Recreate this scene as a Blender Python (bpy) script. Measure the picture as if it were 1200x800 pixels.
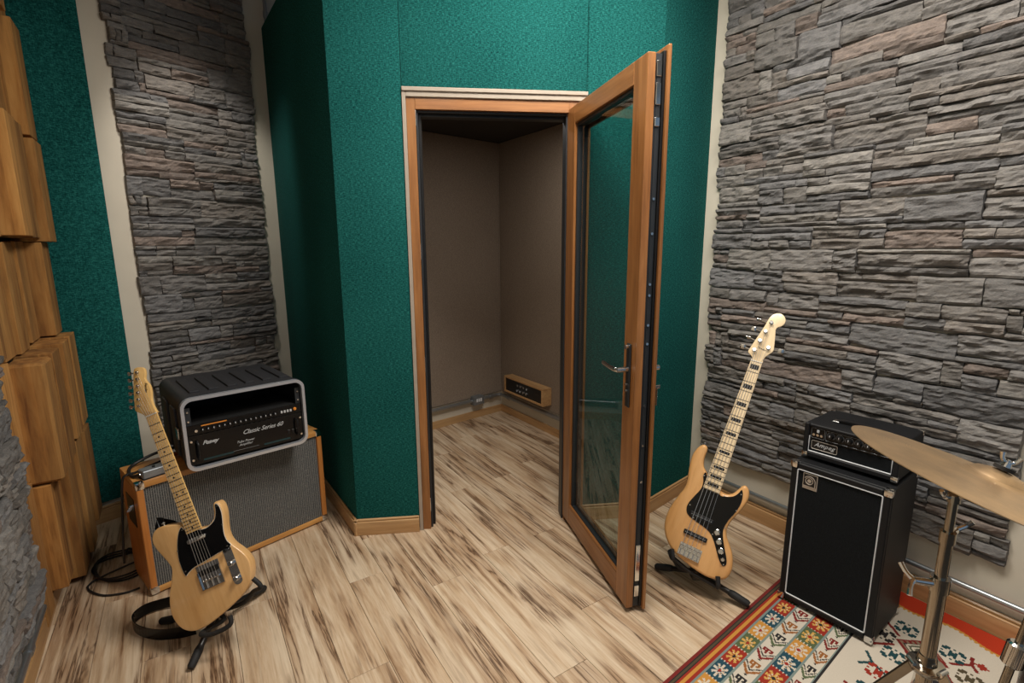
import bpy, bmesh, math, random
import numpy as np
from mathutils import Vector, Matrix, noise

for o in list(bpy.data.objects):
    bpy.data.objects.remove(o)
SC = bpy.context.scene
COL = SC.collection
PI = math.pi

# ------------------------------------------------------------ camera
EYE = Vector((0, 0, 1.48))
cam = bpy.data.cameras.new('camera')
cam.sensor_width = 36.0
cam.lens = 592.0 / 1200 * 36
cam.clip_start = 0.05
camo = bpy.data.objects.new('camera', cam)
COL.objects.link(camo)
R = ((0.99998187, -0.00602208, 0.0), (-0.00111057, -0.18441362, 0.9828481), (-0.00591879, -0.98283028, -0.18441696))
camo.matrix_world = Matrix(((R[0][0], -R[0][1], -R[0][2], EYE.x), (R[1][0], -R[1][1], -R[1][2], EYE.y),
                            (R[2][0], -R[2][1], -R[2][2], EYE.z), (0, 0, 0, 1)))
SC.camera = camo

# ------------------------------------------------------------ world, lamps, exposure
w = bpy.data.worlds.new('world'); SC.world = w; w.use_nodes = True
bg = w.node_tree.nodes['Background']
bg.inputs[0].default_value = (0.55, 0.76, 1.0, 1); bg.inputs[1].default_value = 0.25

def area(name, loc, rot, sx, sy, power, color):
    l = bpy.data.lights.new(name, 'AREA'); l.shape = 'RECTANGLE'; l.size = sx; l.size_y = sy
    l.energy = power; l.color = color
    o = bpy.data.objects.new(name, l); o.location = loc; o.rotation_euler = rot; COL.objects.link(o)
    return o
WARM = (1.0, 0.935, 0.85)
area('ceiling_lamp', (0.28, 1.62, 3.0), (0, 0, 0.1), 0.7, 0.7, 50, WARM)
area('ceiling_lamp', (1.05, 1.15, 3.0), (0, 0, 0.1), 0.5, 0.5, 27, WARM)
area('ceiling_lamp', (-0.3, -0.5, 3.0), (0, 0, 0.1), 0.8, 0.8, 11, WARM)
def downlight(loc, aim, power, cone):
    l = bpy.data.lights.new('downlight', 'SPOT'); l.energy = power; l.color = WARM
    l.spot_size = math.radians(cone); l.spot_blend = 0.7; l.shadow_soft_size = 0.06
    o = bpy.data.objects.new('downlight', l); o.location = loc; COL.objects.link(o)
    o.rotation_euler = (Vector(aim) - Vector(loc)).to_track_quat('-Z', 'Y').to_euler()
downlight((-1.42, 2.45, 3.0), (-1.80, 3.16, 1.7), 44, 54)
area('booth_lamp', (0.15, 3.0, 2.3), (0, 0, 0.1), 0.5, 0.15, 6.5, WARM)
SC.view_settings.view_transform = 'Standard'
SC.view_settings.look = 'None'
SC.view_settings.exposure = 0.14
SC.view_settings.gamma = 1.0
SC.view_settings.use_curve_mapping = False
SC.cycles.max_bounces = 8
SC.cycles.transparent_max_bounces = 12
SC.cycles.use_denoising = True

# ------------------------------------------------------------ helpers
def s2l(r, g, b):
    f = lambda c: (c / 12.92 if c <= 0.04045 else ((c + 0.055) / 1.055) ** 2.4)
    return (f(r / 255), f(g / 255), f(b / 255), 1)

class MB:
    """collects shapes into one mesh"""
    def __init__(self): self.v = []; self.f = []; self.sm = []
    def add(self, vs, fs, smooth=False):
        n = len(self.v)
        self.v += [tuple(p) for p in vs]
        self.f += [tuple(i + n for i in f) for f in fs]
        self.sm += [smooth] * len(fs)
        return self
    def box(self, lo, hi, bev=0.0, M=None, seg=1):
        bm = bmesh.new()
        bmesh.ops.create_cube(bm, size=1)
        for v in bm.verts:
            v.co = Vector([(lo[i] + hi[i]) / 2 + v.co[i] * (hi[i] - lo[i]) for i in range(3)])
        if bev > 0:
            bmesh.ops.bevel(bm, geom=bm.edges[:], offset=bev, segments=seg, profile=0.7, affect='EDGES')
        if M is not None: bmesh.ops.transform(bm, matrix=M, verts=bm.verts)
        bm.verts.index_update()
        self.add([v.co[:] for v in bm.verts], [[v.index for v in f.verts] for f in bm.faces], seg > 1)
        bm.free(); return self
    def cyl(self, p0, p1, r0, r1=None, seg=14):
        r1 = r0 if r1 is None else r1
        return self.lathe([(0, r0, 0), (0, r0, 1), (1, r1, 1), (1, r1, 0)], p0, p1, seg)
    def lathe(self, prof, p0, p1, seg=20):
        """prof: (t along p0-p1, radius[, keep])"""
        p0 = Vector(p0); p1 = Vector(p1); ax = p1 - p0
        z = ax.normalized()
        x = z.orthogonal().normalized(); y = z.cross(x)
        vs = []; fs = []
        rings = [(q[0], q[1]) for q in prof]
        if len(prof[0]) > 2:
            rings = [(prof[0][0], prof[0][1]), (prof[-1][0], prof[-1][1])]
        for t, r in rings:
            for k in range(seg):
                a = 2 * PI * k / seg
                vs.append(p0 + ax * t + (x * math.cos(a) + y * math.sin(a)) * r)
        for i in range(len(rings) - 1):
            for k in range(seg):
                k2 = (k + 1) % seg
                fs.append((i * seg + k, i * seg + k2, (i + 1) * seg + k2, (i + 1) * seg + k))
        fs.append(tuple(reversed(range(seg))))
        m = (len(rings) - 1) * seg
        fs.append(tuple(range(m, m + seg)))
        return self.add(vs, fs, True)
    def tube(self, pts, r, seg=8, closed=False):
        pts = [Vector(p) for p in pts]; n = len(pts)
        vs = []; fs = []; up = None
        for i, p in enumerate(pts):
            a = pts[(i - 1) % n] if (closed or i > 0) else p
            b = pts[(i + 1) % n] if (closed or i < n - 1) else p
            t = (b - a).normalized()
            if up is None: up = t.orthogonal().normalized()
            up = (up - t * up.dot(t)).normalized()
            s = t.cross(up)
            rr = r[i] if isinstance(r, (list, tuple)) else r
            for k in range(seg):
                an = 2 * PI * k / seg
                vs.append(p + (up * math.cos(an) + s * math.sin(an)) * rr)
        for i in range(n if closed else n - 1):
            j = (i + 1) % n
            for k in range(seg):
                k2 = (k + 1) % seg
                fs.append((i * seg + k, i * seg + k2, j * seg + k2, j * seg + k))
        if not closed:
            fs.append(tuple(reversed(range(seg)))); fs.append(tuple(range((n - 1) * seg, n * seg)))
        return self.add(vs, fs, True)
    def ribbon(self, pts, w, th, up=(0, 0, 1)):
        """flat band: width w along up, thickness th"""
        pts = [Vector(p) for p in pts]; n = len(pts); vs = []; fs = []
        up = Vector(up)
        for i, p in enumerate(pts):
            t = (pts[min(i + 1, n - 1)] - pts[max(i - 1, 0)]).normalized()
            s = t.cross(up).normalized()
            u = s.cross(t).normalized()
            for a, b in ((-.5, -.5), (.5, -.5), (.5, .5), (-.5, .5)):
                vs.append(p + s * (a * th) + u * (b * w))
        for i in range(n - 1):
            for k in range(4):
                k2 = (k + 1) % 4
                fs.append((i * 4 + k, i * 4 + k2, (i + 1) * 4 + k2, (i + 1) * 4 + k))
        fs.append((3, 2, 1, 0)); fs.append(tuple(range(4 * n - 4, 4 * n)))
        return self.add(vs, fs, False)
    def prism(self, out, z0, z1, rad=0.0, steps=3):
        """outline (ccw or cw) in xy from z0 to z1, rounded edges of radius rad"""
        out = [Vector((p[0], p[1])) for p in out]
        n = len(out)
        area2 = sum(out[i].x * out[(i + 1) % n].y - out[(i + 1) % n].x * out[i].y for i in range(n))
        if area2 < 0: out.reverse()
        nor = []
        for i in range(n):
            t = (out[(i + 1) % n] - out[i - 1]).normalized()
            nor.append(Vector((t.y, -t.x)))
        rings = []
        if rad > 0:
            for k in range(steps + 1):
                a = PI / 2 * k / steps
                rings.append((rad * (1 - math.sin(a)), z0 + rad * (1 - math.cos(a))))
            for k in range(steps + 1):
                a = PI / 2 * (1 - k / steps)
                rings.append((rad * (1 - math.sin(a)), z1 - rad * (1 - math.cos(a))))
        else:
            rings = [(0, z0), (0, z1)]
        vs = []; fs = []
        for off, z in rings:
            for i in range(n):
                p = out[i] - nor[i] * off
                vs.append((p.x, p.y, z))
        for r in range(len(rings) - 1):
            for i in range(n):
                j = (i + 1) % n
                fs.append((r * n + i, r * n + j, (r + 1) * n + j, (r + 1) * n + i))
        self.add(vs, fs, True)
        base = len(self.v) - len(vs)
        self.f.append(tuple(base + i for i in reversed(range(n)))); self.sm.append(False)
        self.f.append(tuple(base + (len(rings) - 1) * n + i for i in range(n))); self.sm.append(False)
        return self
    def mesh(self, name):
        me = bpy.data.meshes.new(name)
        me.from_pydata(self.v, [], self.f)
        me.polygons.foreach_set('use_smooth', self.sm)
        me.update()
        if any(self.sm): me.set_sharp_from_angle(angle=math.radians(38))
        return me

def link(o, parent=None):
    COL.objects.link(o)
    if parent is not None: o.parent = parent
    return o
def obj(name, mb, m, parent=None, label=None, M=None, kind=None):
    me = mb.mesh(name) if isinstance(mb, MB) else mb
    o = bpy.data.objects.new(name, me)
    if m is not None and len(me.materials) == 0: me.materials.append(m)
    link(o, parent)
    if M is not None: o.matrix_local = M
    if label: o['label'] = label
    if kind: o['kind'] = kind
    return o
def thing(name, label, cat, M=None, group=None):
    o = bpy.data.objects.new(name, None); o.empty_display_size = 0.05
    link(o)
    if M is not None: o.matrix_world = M
    o['label'] = label; o['category'] = cat
    if group: o['group'] = group
    return o
def tag(o, label, cat, group=None):
    o['label'] = label; o['category'] = cat
    if group: o['group'] = group
    return o
def frame(org, xd, yd=None):
    """matrix: local x along xd (horizontal), y turned left of it, z up"""
    x = Vector((xd[0], xd[1], 0)).normalized(); y = Vector((-x.y, x.x, 0))
    return Matrix(((x.x, y.x, 0, org[0]), (x.y, y.y, 0, org[1]), (0, 0, 1, org[2]), (0, 0, 0, 1)))
def struct(name, mb, m, M=None, parent=None, label=None):
    o = obj(name, mb, m, parent, label, M)
    if parent is None: o['kind'] = 'structure'
    return o
def smooth_closed(pts, sub=4):
    out = []; n = len(pts)
    for i in range(n):
        p0, p1, p2, p3 = (Vector((*pts[(i + k) % n][:2], 0)) for k in (-1, 0, 1, 2))
        for s in range(sub):
            t = s / sub
            q = 0.5 * ((2 * p1) + (p2 - p0) * t + (2 * p0 - 5 * p1 + 4 * p2 - p3) * t * t + (3 * p1 - p0 - 3 * p2 + p3) * t ** 3)
            out.append((q.x, q.y))
    return out
def smooth_open(pts, sub=6):
    pts = [Vector(p) for p in pts]; n = len(pts); out = []
    for i in range(n - 1):
        p0 = pts[max(i - 1, 0)]; p1 = pts[i]; p2 = pts[i + 1]; p3 = pts[min(i + 2, n - 1)]
        for s in range(sub):
            t = s / sub
            out.append(0.5 * ((2 * p1) + (p2 - p0) * t + (2 * p0 - 5 * p1 + 4 * p2 - p3) * t * t + (3 * p1 - p0 - 3 * p2 + p3) * t ** 3))
    out.append(pts[-1]); return out
def rrect(x0, y0, x1, y1, r, k=4):
    out = []
    for cx, cy, a0 in ((x1 - r, y1 - r, 0), (x0 + r, y1 - r, 90), (x0 + r, y0 + r, 180), (x1 - r, y0 + r, 270)):
        for i in range(k + 1):
            a = math.radians(a0 + 90 * i / k)
            out.append((cx + r * math.cos(a), cy + r * math.sin(a)))
    return out
RX = Matrix.Rotation(PI / 2, 4, 'X')          # xy drawing -> standing xz plane (faces -y)
def lettering(parent, s, size, loc, m, shear=0.0, rot=(PI / 2, 0, 0), space=1.0, ext=0.0004, align='LEFT', bold=0.0, name='lettering'):
    c = bpy.data.curves.new(name, 'FONT'); c.body = s; c.size = size; c.shear = shear; c.extrude = ext
    c.space_character = space; c.align_x = align; c.offset = bold; c.resolution_u = 2
    tmp = bpy.data.objects.new('tmp', c); COL.objects.link(tmp)
    bpy.context.view_layer.update()
    me = bpy.data.meshes.new_from_object(tmp.evaluated_get(bpy.context.evaluated_depsgraph_get()))
    bpy.data.objects.remove(tmp); bpy.data.curves.remove(c)
    me.name = name; me.materials.clear(); me.materials.append(m)
    o = bpy.data.objects.new(name, me); link(o, parent); o.location = loc; o.rotation_euler = rot
    return o

# ------------------------------------------------------------ materials
class NT:
    def __init__(self, name):
        self.m = bpy.data.materials.new(name); self.m.use_nodes = True
        self.t = self.m.node_tree; self.n = self.t.nodes
        self.b = self.n['Principled BSDF']; self.o = self.n['Material Output']
    def node(self, ty, **kw):
        n = self.n.new(ty)
        for k, v in kw.items():
            if k in n.inputs.keys(): n.inputs[k].default_value = v
            else: setattr(n, k, v)
        return n
    def ln(self, a, b): self.t.links.new(a, b)
    def coords(self, scale=(1, 1, 1), random_off=True, rot=(0, 0, 0)):
        tc = self.node('ShaderNodeTexCoord'); mp = self.node('ShaderNodeMapping')
        mp.inputs['Scale'].default_value = scale; mp.inputs['Rotation'].default_value = rot
        src = tc.outputs['Object']
        if random_off:
            oi = self.node('ShaderNodeObjectInfo')
            ad = self.node('ShaderNodeVectorMath', operation='MULTIPLY_ADD')
            cb = self.node('ShaderNodeCombineXYZ')
            self.ln(oi.outputs['Random'], cb.inputs[0]); self.ln(oi.outputs['Random'], cb.inputs[1]); self.ln(oi.outputs['Random'], cb.inputs[2])
            self.ln(cb.outputs[0], ad.inputs[0]); ad.inputs[1].default_value = (37.1, 23.7, 51.3)
            self.ln(src, ad.inputs[2]); src = ad.outputs[0]
        self.ln(src, mp.inputs[0]); return mp.outputs[0]
    def noise(self, vec, scale, detail=4, rough=.55, dist=0.0):
        n = self.node('ShaderNodeTexNoise'); n.inputs['Scale'].default_value = scale
        n.inputs['Detail'].default_value = detail; n.inputs['Roughness'].default_value = rough
        n.inputs['Distortion'].default_value = dist
        if vec is not None: self.ln(vec, n.inputs['Vector'])
        return n.outputs['Fac']
    def ramp(self, fac, stops):
        r = self.node('ShaderNodeValToRGB'); e = r.color_ramp.elements
        while len(e) < len(stops): e.new(0.5)
        for el, (p, c) in zip(e, stops): el.position = p; el.color = c if len(c) == 4 else (*c, 1)
        self.ln(fac, r.inputs[0]); return r.outputs[0]
    def mix(self, fac, a, b, blend='MIX'):
        n = self.node('ShaderNodeMix', data_type='RGBA', blend_type=blend)
        for s, v in ((n.inputs[0], fac), (n.inputs[6], a), (n.inputs[7], b)):
            if hasattr(v, 'links'): self.ln(v, s)
            else: s.default_value = v
        return n.outputs[2]
    def math(self, op, a, b=0.0, clamp=False):
        n = self.node('ShaderNodeMath', operation=op, use_clamp=clamp)
        for s, v in ((n.inputs[0], a), (n.inputs[1], b)):
            if hasattr(v, 'links'): self.ln(v, s)
            else: s.default_value = v
        return n.outputs[0]
    def bump(self, h, strength=.3, dist=.002):
        n = self.node('ShaderNodeBump'); n.inputs['Strength'].default_value = strength; n.inputs['Distance'].default_value = dist
        self.ln(h, n.inputs['Height']); self.ln(n.outputs[0], self.b.inputs['Normal'])
    def color(self, c):
        if hasattr(c, 'links'): self.ln(c, self.b.inputs['Base Color'])
        else: self.b.inputs['Base Color'].default_value = c
    def set(self, rough=.5, metal=0.0, spec=None, coat=None):
        self.b.inputs['Roughness'].default_value = rough; self.b.inputs['Metallic'].default_value = metal
        if spec is not None: self.b.inputs['Specular IOR Level'].default_value = spec
        if coat is not None: self.b.inputs['Coat Weight'].default_value = coat; self.b.inputs['Coat Roughness'].default_value = .12
        return self.m
def plain(name, c, rough=.5, metal=0.0, var=.06, scale=30, spec=None, coat=None):
    t = NT(name)
    f = t.noise(t.coords((1, 1, 1)), scale, 3)
    lo = tuple(max(0, x * (1 - var)) for x in c[:3]) + (1,); hi = tuple(min(1, x * (1 + var)) for x in c[:3]) + (1,)
    t.color(t.ramp(f, [(.3, lo), (.7, hi)]))
    return t.set(rough, metal, spec, coat)
def wood(name, light, mid, dark, axis=0, fine=60, stretch=12, rough=.5, coat=None, bump=.15, big=3.0, tone=.25):
    t = NT(name)
    sc = [1.0, 1.0, 1.0]; sc[axis] = 1.0 / stretch
    v = t.coords(tuple(sc))
    g = t.noise(v, fine, 5, .6, .3)
    b_ = t.noise(v, fine / 8, 3, .5, 1.2)
    c = t.ramp(g, [(.28, dark), (.5, mid), (.72, light)])
    rings = t.ramp(b_, [(.30, dark), (.45, mid), (.55, light), (.70, mid)])
    c = t.mix(.45, c, rings)
    oi = t.node('ShaderNodeObjectInfo')
    k = t.ramp(oi.outputs['Random'], [(0, (1 - tone,) * 3), (1, (1.0,) * 3)])
    c = t.mix(1.0, c, k, 'MULTIPLY')
    t.color(c); t.bump(g, bump, .001)
    return t.set(rough, 0, None, coat)

def fabric(name, base, lo, hi, rough=.95):
    t = NT(name)
    h = t.noise(t.coords((75, 75, 300), False), 1.0, 2, .7)
    v = t.noise(t.coords((300, 300, 75), False), 1.0, 2, .7)
    big = t.noise(t.coords((2, 2, 2), False), 1.0, 2, .5)
    f = t.math('ADD', t.math('MULTIPLY', h, .62), t.math('MULTIPLY', v, .38))
    c = t.ramp(f, [(.36, lo), (.5, base), (.64, hi)])
    c = t.mix(.12, c, t.ramp(big, [(.3, lo), (.7, hi)]))
    t.color(c); t.bump(f, .18, .001)
    m = t.set(rough, 0, .1) 
    return m

M_GREEN = fabric('green_fabric', s2l(20, 82, 79), s2l(4, 42, 43), s2l(46, 122, 116))
M_BEIGE = fabric('beige_fabric', s2l(140, 126, 112), s2l(124, 110, 97), s2l(156, 142, 128))
M_CREAM = plain('cream_paint', s2l(208, 200, 183), .75, 0, .03, 6)
M_TRIMC = plain('cream_trim', s2l(164, 152, 138), .6, 0, .05, 20)
M_CEIL = plain('ceiling_paint', s2l(205, 198, 185), .9)
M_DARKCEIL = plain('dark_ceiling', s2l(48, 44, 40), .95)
M_CORE = plain('panel_core', s2l(60, 55, 50), .9)
L = s2l
M_DOOR = wood('door_wood', L(170, 116, 66), L(148, 96, 50), L(108, 68, 34), 2, 70, 14, .38, .25, .08, tone=.12)
M_DOORX = wood('door_wood_rail', L(170, 116, 66), L(148, 96, 50), L(108, 68, 34), 0, 70, 14, .38, .25, .08, tone=.12)
M_OAK = wood('oak_trim', L(208, 170, 122), L(190, 148, 100), L(152, 112, 72), 0, 50, 16, .45, .1, .1, tone=.15)
M_SPRUCE = wood('rough_spruce', L(218, 168, 100), L(190, 136, 72), L(110, 68, 32), 2, 48, 9, .9, None, .8, tone=.28)
def laminate(m, step=.045):
    t = NT.__new__(NT); t.m = m; t.t = m.node_tree; t.n = t.t.nodes; t.b = t.n['Principled BSDF']
    src = t.b.inputs['Base Color'].links[0].from_socket
    tc = t.node('ShaderNodeTexCoord'); sn = t.node('ShaderNodeVectorMath', operation='SNAP')
    t.ln(tc.outputs['Object'], sn.inputs[0]); sn.inputs[1].default_value = (step, step, 9)
    oi = t.node('ShaderNodeObjectInfo'); ad = t.node('ShaderNodeVectorMath', operation='ADD')
    t.ln(sn.outputs[0], ad.inputs[0]); t.ln(oi.outputs['Random'], ad.inputs[1])
    wn = t.node('ShaderNodeTexWhiteNoise'); t.ln(ad.outputs[0], wn.inputs['Vector'])
    t.color(t.mix(1.0, src, t.ramp(wn.outputs['Value'], [(0, (.66, .62, .58)), (1, (1.06, 1.04, 1.0))]), 'MULTIPLY'))
laminate(M_SPRUCE)
M_ENDG = wood('end_grain', L(212, 180, 138), L(192, 156, 112), L(150, 112, 76), 0, 90, 2, .8, None, .4)
M_ASH = wood('natural_ash', L(226, 184, 128), L(218, 170, 110), L(198, 146, 86), 1, 55, 9, .3, .5, .03, tone=.02)
M_ASH2 = wood('amber_ash', L(230, 180, 120), L(222, 168, 106), L(204, 148, 86), 1, 55, 9, .3, .5, .03, tone=.02)
M_MAPLE = wood('amber_maple', L(236, 196, 130), L(228, 184, 114), L(212, 164, 96), 1, 80, 14, .35, .3, .03, tone=.02)
M_MAPLE2 = wood('pale_maple', L(240, 218, 180), L(232, 208, 168), L(220, 192, 150), 1, 80, 14, .35, .3, .03, tone=.02)
M_CAB = wood('amp_pine', L(214, 160, 92), L(200, 142, 76), L(166, 108, 54), 0, 55, 12, .42, .2, .08, tone=.05)
M_CABV = wood('amp_pine_upright', L(206, 138, 72), L(188, 118, 56), L(152, 88, 40), 2, 55, 12, .42, .2, .08, tone=.05)
M_BLACK = plain('black_plastic', s2l(14, 14, 16), .38, 0, .1)
M_GLOSS = plain('black_gloss', s2l(10, 10, 12), .16, 0, .1, 30, .3)
M_RUBBER = plain('black_rubber', s2l(26, 26, 27), .7)
M_ROTO = plain('rack_shell', s2l(44, 45, 49), .5, 0, .08, 200)
M_PIT = plain('dark_cavity', s2l(8, 8, 9), .9)
M_WHITE = plain('white_piping', s2l(225, 228, 232), .5)
M_WTEXT = plain('white_print', s2l(186, 188, 190), .6)
M_OTEXT = plain('orange_print', s2l(225, 140, 50), .6)
M_GREY = plain('grey_metal', s2l(140, 146, 152), .4, .6)
M_STEEL = plain('galvanised_conduit', s2l(165, 170, 174), .33, .85, .05, 60)
M_CHROME = plain('chrome', s2l(215, 215, 215), .12, 1.0, .02)
M_ALU = plain('aluminium', s2l(196, 200, 208), .28, .6, .03)
M_OLDCHROME = plain('worn_chrome', s2l(172, 166, 156), .14, 1.0, .10, 14)
M_DARKALU = plain('dark_profile', s2l(42, 45, 49), .45, .2)
M_KNOB = plain('knob_black', s2l(18, 18, 19), .3)
M_PICKW = plain('pickguard_edge', s2l(232, 226, 212), .4)
M_FRET = plain('fret_wire', s2l(70, 62, 52), .35, .6)
M_STRING = plain('string_steel', s2l(205, 200, 195), .3, .8)
M_INLAY = plain('inlay_black', s2l(15, 14, 14), .4)
M_CABLE = plain('cable_rubber', s2l(24, 25, 27), .5)
M_BRASS = plain('brass_plug', s2l(190, 110, 60), .35, .7)
M_BADGE = plain('badge_silver', s2l(190, 182, 172), .4, .5)
M_BLUE = plain('blue_tape', s2l(40, 84, 160), .8)

def m_stone():
    t = NT('ledge_stone')
    a = t.node('ShaderNodeAttribute'); a.attribute_name = 'tone'
    v = t.coords((1, 1, 3.2), False)
    n1 = t.noise(v, 28, 6, .65, .4)
    n2 = t.noise(v, 140, 4, .6)
    c = t.mix(.85, a.outputs['Color'], t.ramp(n1, [(.25, (.30, .30, .31, 1)), (.5, (.62, .62, .62, 1)), (.75, (1.0, .96, .9, 1))]), 'MULTIPLY')
    c = t.mix(.18, c, t.ramp(n2, [(.35, (.05, .05, .055, 1)), (.7, (.42, .39, .36, 1))]))
    t.color(c)
    h = t.math('ADD', t.math('MULTIPLY', n1, 1.0), t.math('MULTIPLY', n2, .35))
    t.bump(h, .55, .005)
    return t.set(.82, 0, .3)
M_STONE = m_stone()

def m_plank():
    t = NT('plank_floor')
    v = t.coords((.075, 1, 1))                      # plank runs along local x
    oi = t.node('ShaderNodeObjectInfo')
    fine = t.noise(v, 60, 6, .65, .5)
    mid = t.noise(v, 13, 4, .6, 1.0)
    c = t.ramp(fine, [(.30, L(122, 92, 66)), (.46, L(192, 166, 136)), (.66, L(222, 205, 180))])
    c2 = t.ramp(mid, [(.30, L(128, 96, 68)), (.44, L(194, 166, 134)), (.6, L(223, 206, 181))])
    c = t.mix(.5, c, c2)
    # dark cracks along the grain, where a large noise allows them
    v2 = t.coords((.05, 1, 1))
    cr = t.noise(v2, 12, 6, .62, .4)
    d = t.math('ABSOLUTE', t.math('SUBTRACT', cr, .5))
    line = t.math('SUBTRACT', 1.0, t.math('MULTIPLY', d, 42), True)
    mask = t.ramp(t.noise(t.coords((.5, 1, 1)), 3.6, 2), [(.40, (0, 0, 0)), (.52, (1, 1, 1))])
    soft = t.math('SUBTRACT', 1.0, t.math('MULTIPLY', d, 11), True)
    c = t.mix(t.math('MULTIPLY', t.math('MULTIPLY', soft, mask), .6), c, L(138, 98, 64))
    c = t.mix(t.math('MULTIPLY', t.math('MULTIPLY', line, mask), .85), c, L(66, 42, 26))
    # knots
    vo = t.node('ShaderNodeTexVoronoi'); vo.inputs['Scale'].default_value = 3.4
    t.ln(t.coords((.6, 1.6, 1)), vo.inputs['Vector'])
    kn = t.math('SUBTRACT', 1.0, t.math('MULTIPLY', vo.outputs['Distance'], 15), True)
    kr = t.noise(t.coords((.4, 1, 1)), 55, 3, .6, 2.0)
    c = t.mix(t.math('MULTIPLY', kn, t.math('MULTIPLY', kr, 1.5, True)), c, L(92, 62, 40))
    c = t.mix(1.0, c, t.ramp(oi.outputs['Random'], [(0, (.92, .91, .90)), (1, (1.0, .99, .98))]), 'MULTIPLY')
    t.color(c); t.bump(fine, .2, .0008)
    return t.set(.48, 0, .35)
M_PLANK = m_plank()

def m_glass():
    t = NT('door_glass')
    tr = t.node('ShaderNodeBsdfTransparent'); tr.inputs[0].default_value = (.70, .76, .75, 1)
    gl = t.node('ShaderNodeBsdfGlossy'); gl.inputs['Roughness'].default_value = 0.0
    fr = t.node('ShaderNodeFresnel'); fr.inputs[0].default_value = 1.5
    mx = t.node('ShaderNodeMixShader')
    ge = t.node('ShaderNodeNewGeometry')
    t.ln(t.math('MULTIPLY', fr.outputs[0], t.math('SUBTRACT', 1.0, ge.outputs['Backfacing'])), mx.inputs[0]); t.ln(tr.outputs[0], mx.inputs[1]); t.ln(gl.outputs[0], mx.inputs[2])
    t.ln(mx.outputs[0], t.o.inputs[0]); return t.m
M_GLASS = m_glass()

def m_grille():
    t = NT('grille_cloth')
    tc = t.node('ShaderNodeTexCoord'); sp = t.node('ShaderNodeSeparateXYZ'); t.ln(tc.outputs['Object'], sp.inputs[0])
    wv = t.math('SINE', t.math('MULTIPLY', sp.outputs[0], 2 * PI / .0085))
    f = t.math('ADD', t.math('MULTIPLY', wv, .5), .5)
    sn = t.noise(t.coords((400, 400, 260), False), 1, 2)
    c = t.ramp(f, [(.0, L(40, 42, 44)), (.6, L(92, 94, 94)), (1, L(120, 120, 118))])
    c = t.mix(t.ramp(sn, [(.55, (0, 0, 0)), (.68, (.8, .8, .8))]), c, L(156, 152, 144))
    t.color(c); t.bump(f, .6, .002)
    return t.set(.7, 0, .3)
M_GRILLE = m_grille()
def m_tolex():
    t = NT('black_tolex')
    n = t.noise(t.coords((1, 1, 1)), 420, 3, .6)
    t.color(t.ramp(n, [(.3, L(9, 10, 12)), (.7, L(26, 27, 30))])); t.bump(n, .6, .001)
    return t.set(.55, 0, .3)
M_TOLEX = m_tolex()
def m_blackgrille():
    t = NT('black_grille_cloth')
    n = t.noise(t.coords((900, 900, 220), False), 1, 2, .6)
    t.color(t.ramp(n, [(.35, L(8, 11, 13)), (.7, L(25, 29, 32))])); t.bump(n, .5, .001)
    return t.set(.85, 0, .2)
M_BGRILLE = m_blackgrille()
def m_cymbal():
    t = NT('bronze_cymbal')
    tc = t.node('ShaderNodeTexCoord'); sp = t.node('ShaderNodeSeparateXYZ'); t.ln(tc.outputs['Object'], sp.inputs[0])
    r = t.math('SQRT', t.math('ADD', t.math('POWER', sp.outputs[0], 2.0), t.math('POWER', sp.outputs[1], 2.0)))
    cb = t.node('ShaderNodeCombineXYZ'); t.ln(r, cb.inputs[0])
    g = t.noise(cb.outputs[0], 380, 4, .7)
    bl = t.noise(t.coords((1, 1, 1), False), 9, 4, .6)
    c = t.ramp(g, [(.3, L(168, 138, 104)), (.55, L(204, 174, 136)), (.75, L(226, 202, 168))])
    c = t.mix(.4, c, t.ramp(bl, [(.35, L(142, 116, 92)), (.65, L(222, 186, 138))]))
    t.color(c); t.bump(g, .25, .0006)
    return t.set(.34, .85)
M_CYMBAL = m_cymbal()
def m_rug():
    t = NT('kilim_weave')
    a = t.node('ShaderNodeAttribute'); a.attribute_name = 'knot'
    n = t.noise(t.coords((1, 1, 1), False), 340, 3, .6)
    t.color(t.mix(.4, a.outputs['Color'], t.ramp(n, [(.3, (.62, .62, .62)), (.7, (1, 1, 1))]), 'MULTIPLY'))
    t.bump(n, .5, .0015)
    return t.set(.95, 0, .1)
M_RUG = m_rug()

# ------------------------------------------------------------ wall frames
# in every wall frame the room lies at -y and the wall surface at y = 0
A = Vector((-.815, 2.4245, 0)); F = Vector((-1.565, 3.485, 0))
O_W = Vector((-.489, 2.462, 0)); E_W = Vector((1, .115, 0)).normalized()
B = O_W + E_W * 1.227
D_R = Vector((.743, .669, 0))
B2 = B + D_R * .5
MW = frame(O_W, E_W)
MFL = frame(F, A - F); LFL = (A - F).length
MFR = frame(B, D_R)
R0 = Vector((1.096, 2.93, 0)); MR = frame(R0, (.534, -.845))
CL = Vector((-2.312, 2.503, 0)); MBAY = frame(CL, (.602, .799))
N0 = Vector((-1.679, 1.476, 0)); MN = frame(N0, (-.566, .824))
BC = Vector((-.098, 4.471, 0)); MBL = frame(BC + Vector((-.755, -.656, 0)) * 1.25, (.755, .656)); MBR = frame(BC, (.559, -.829))
ZC = 3.05; ZF = 2.84

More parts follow.
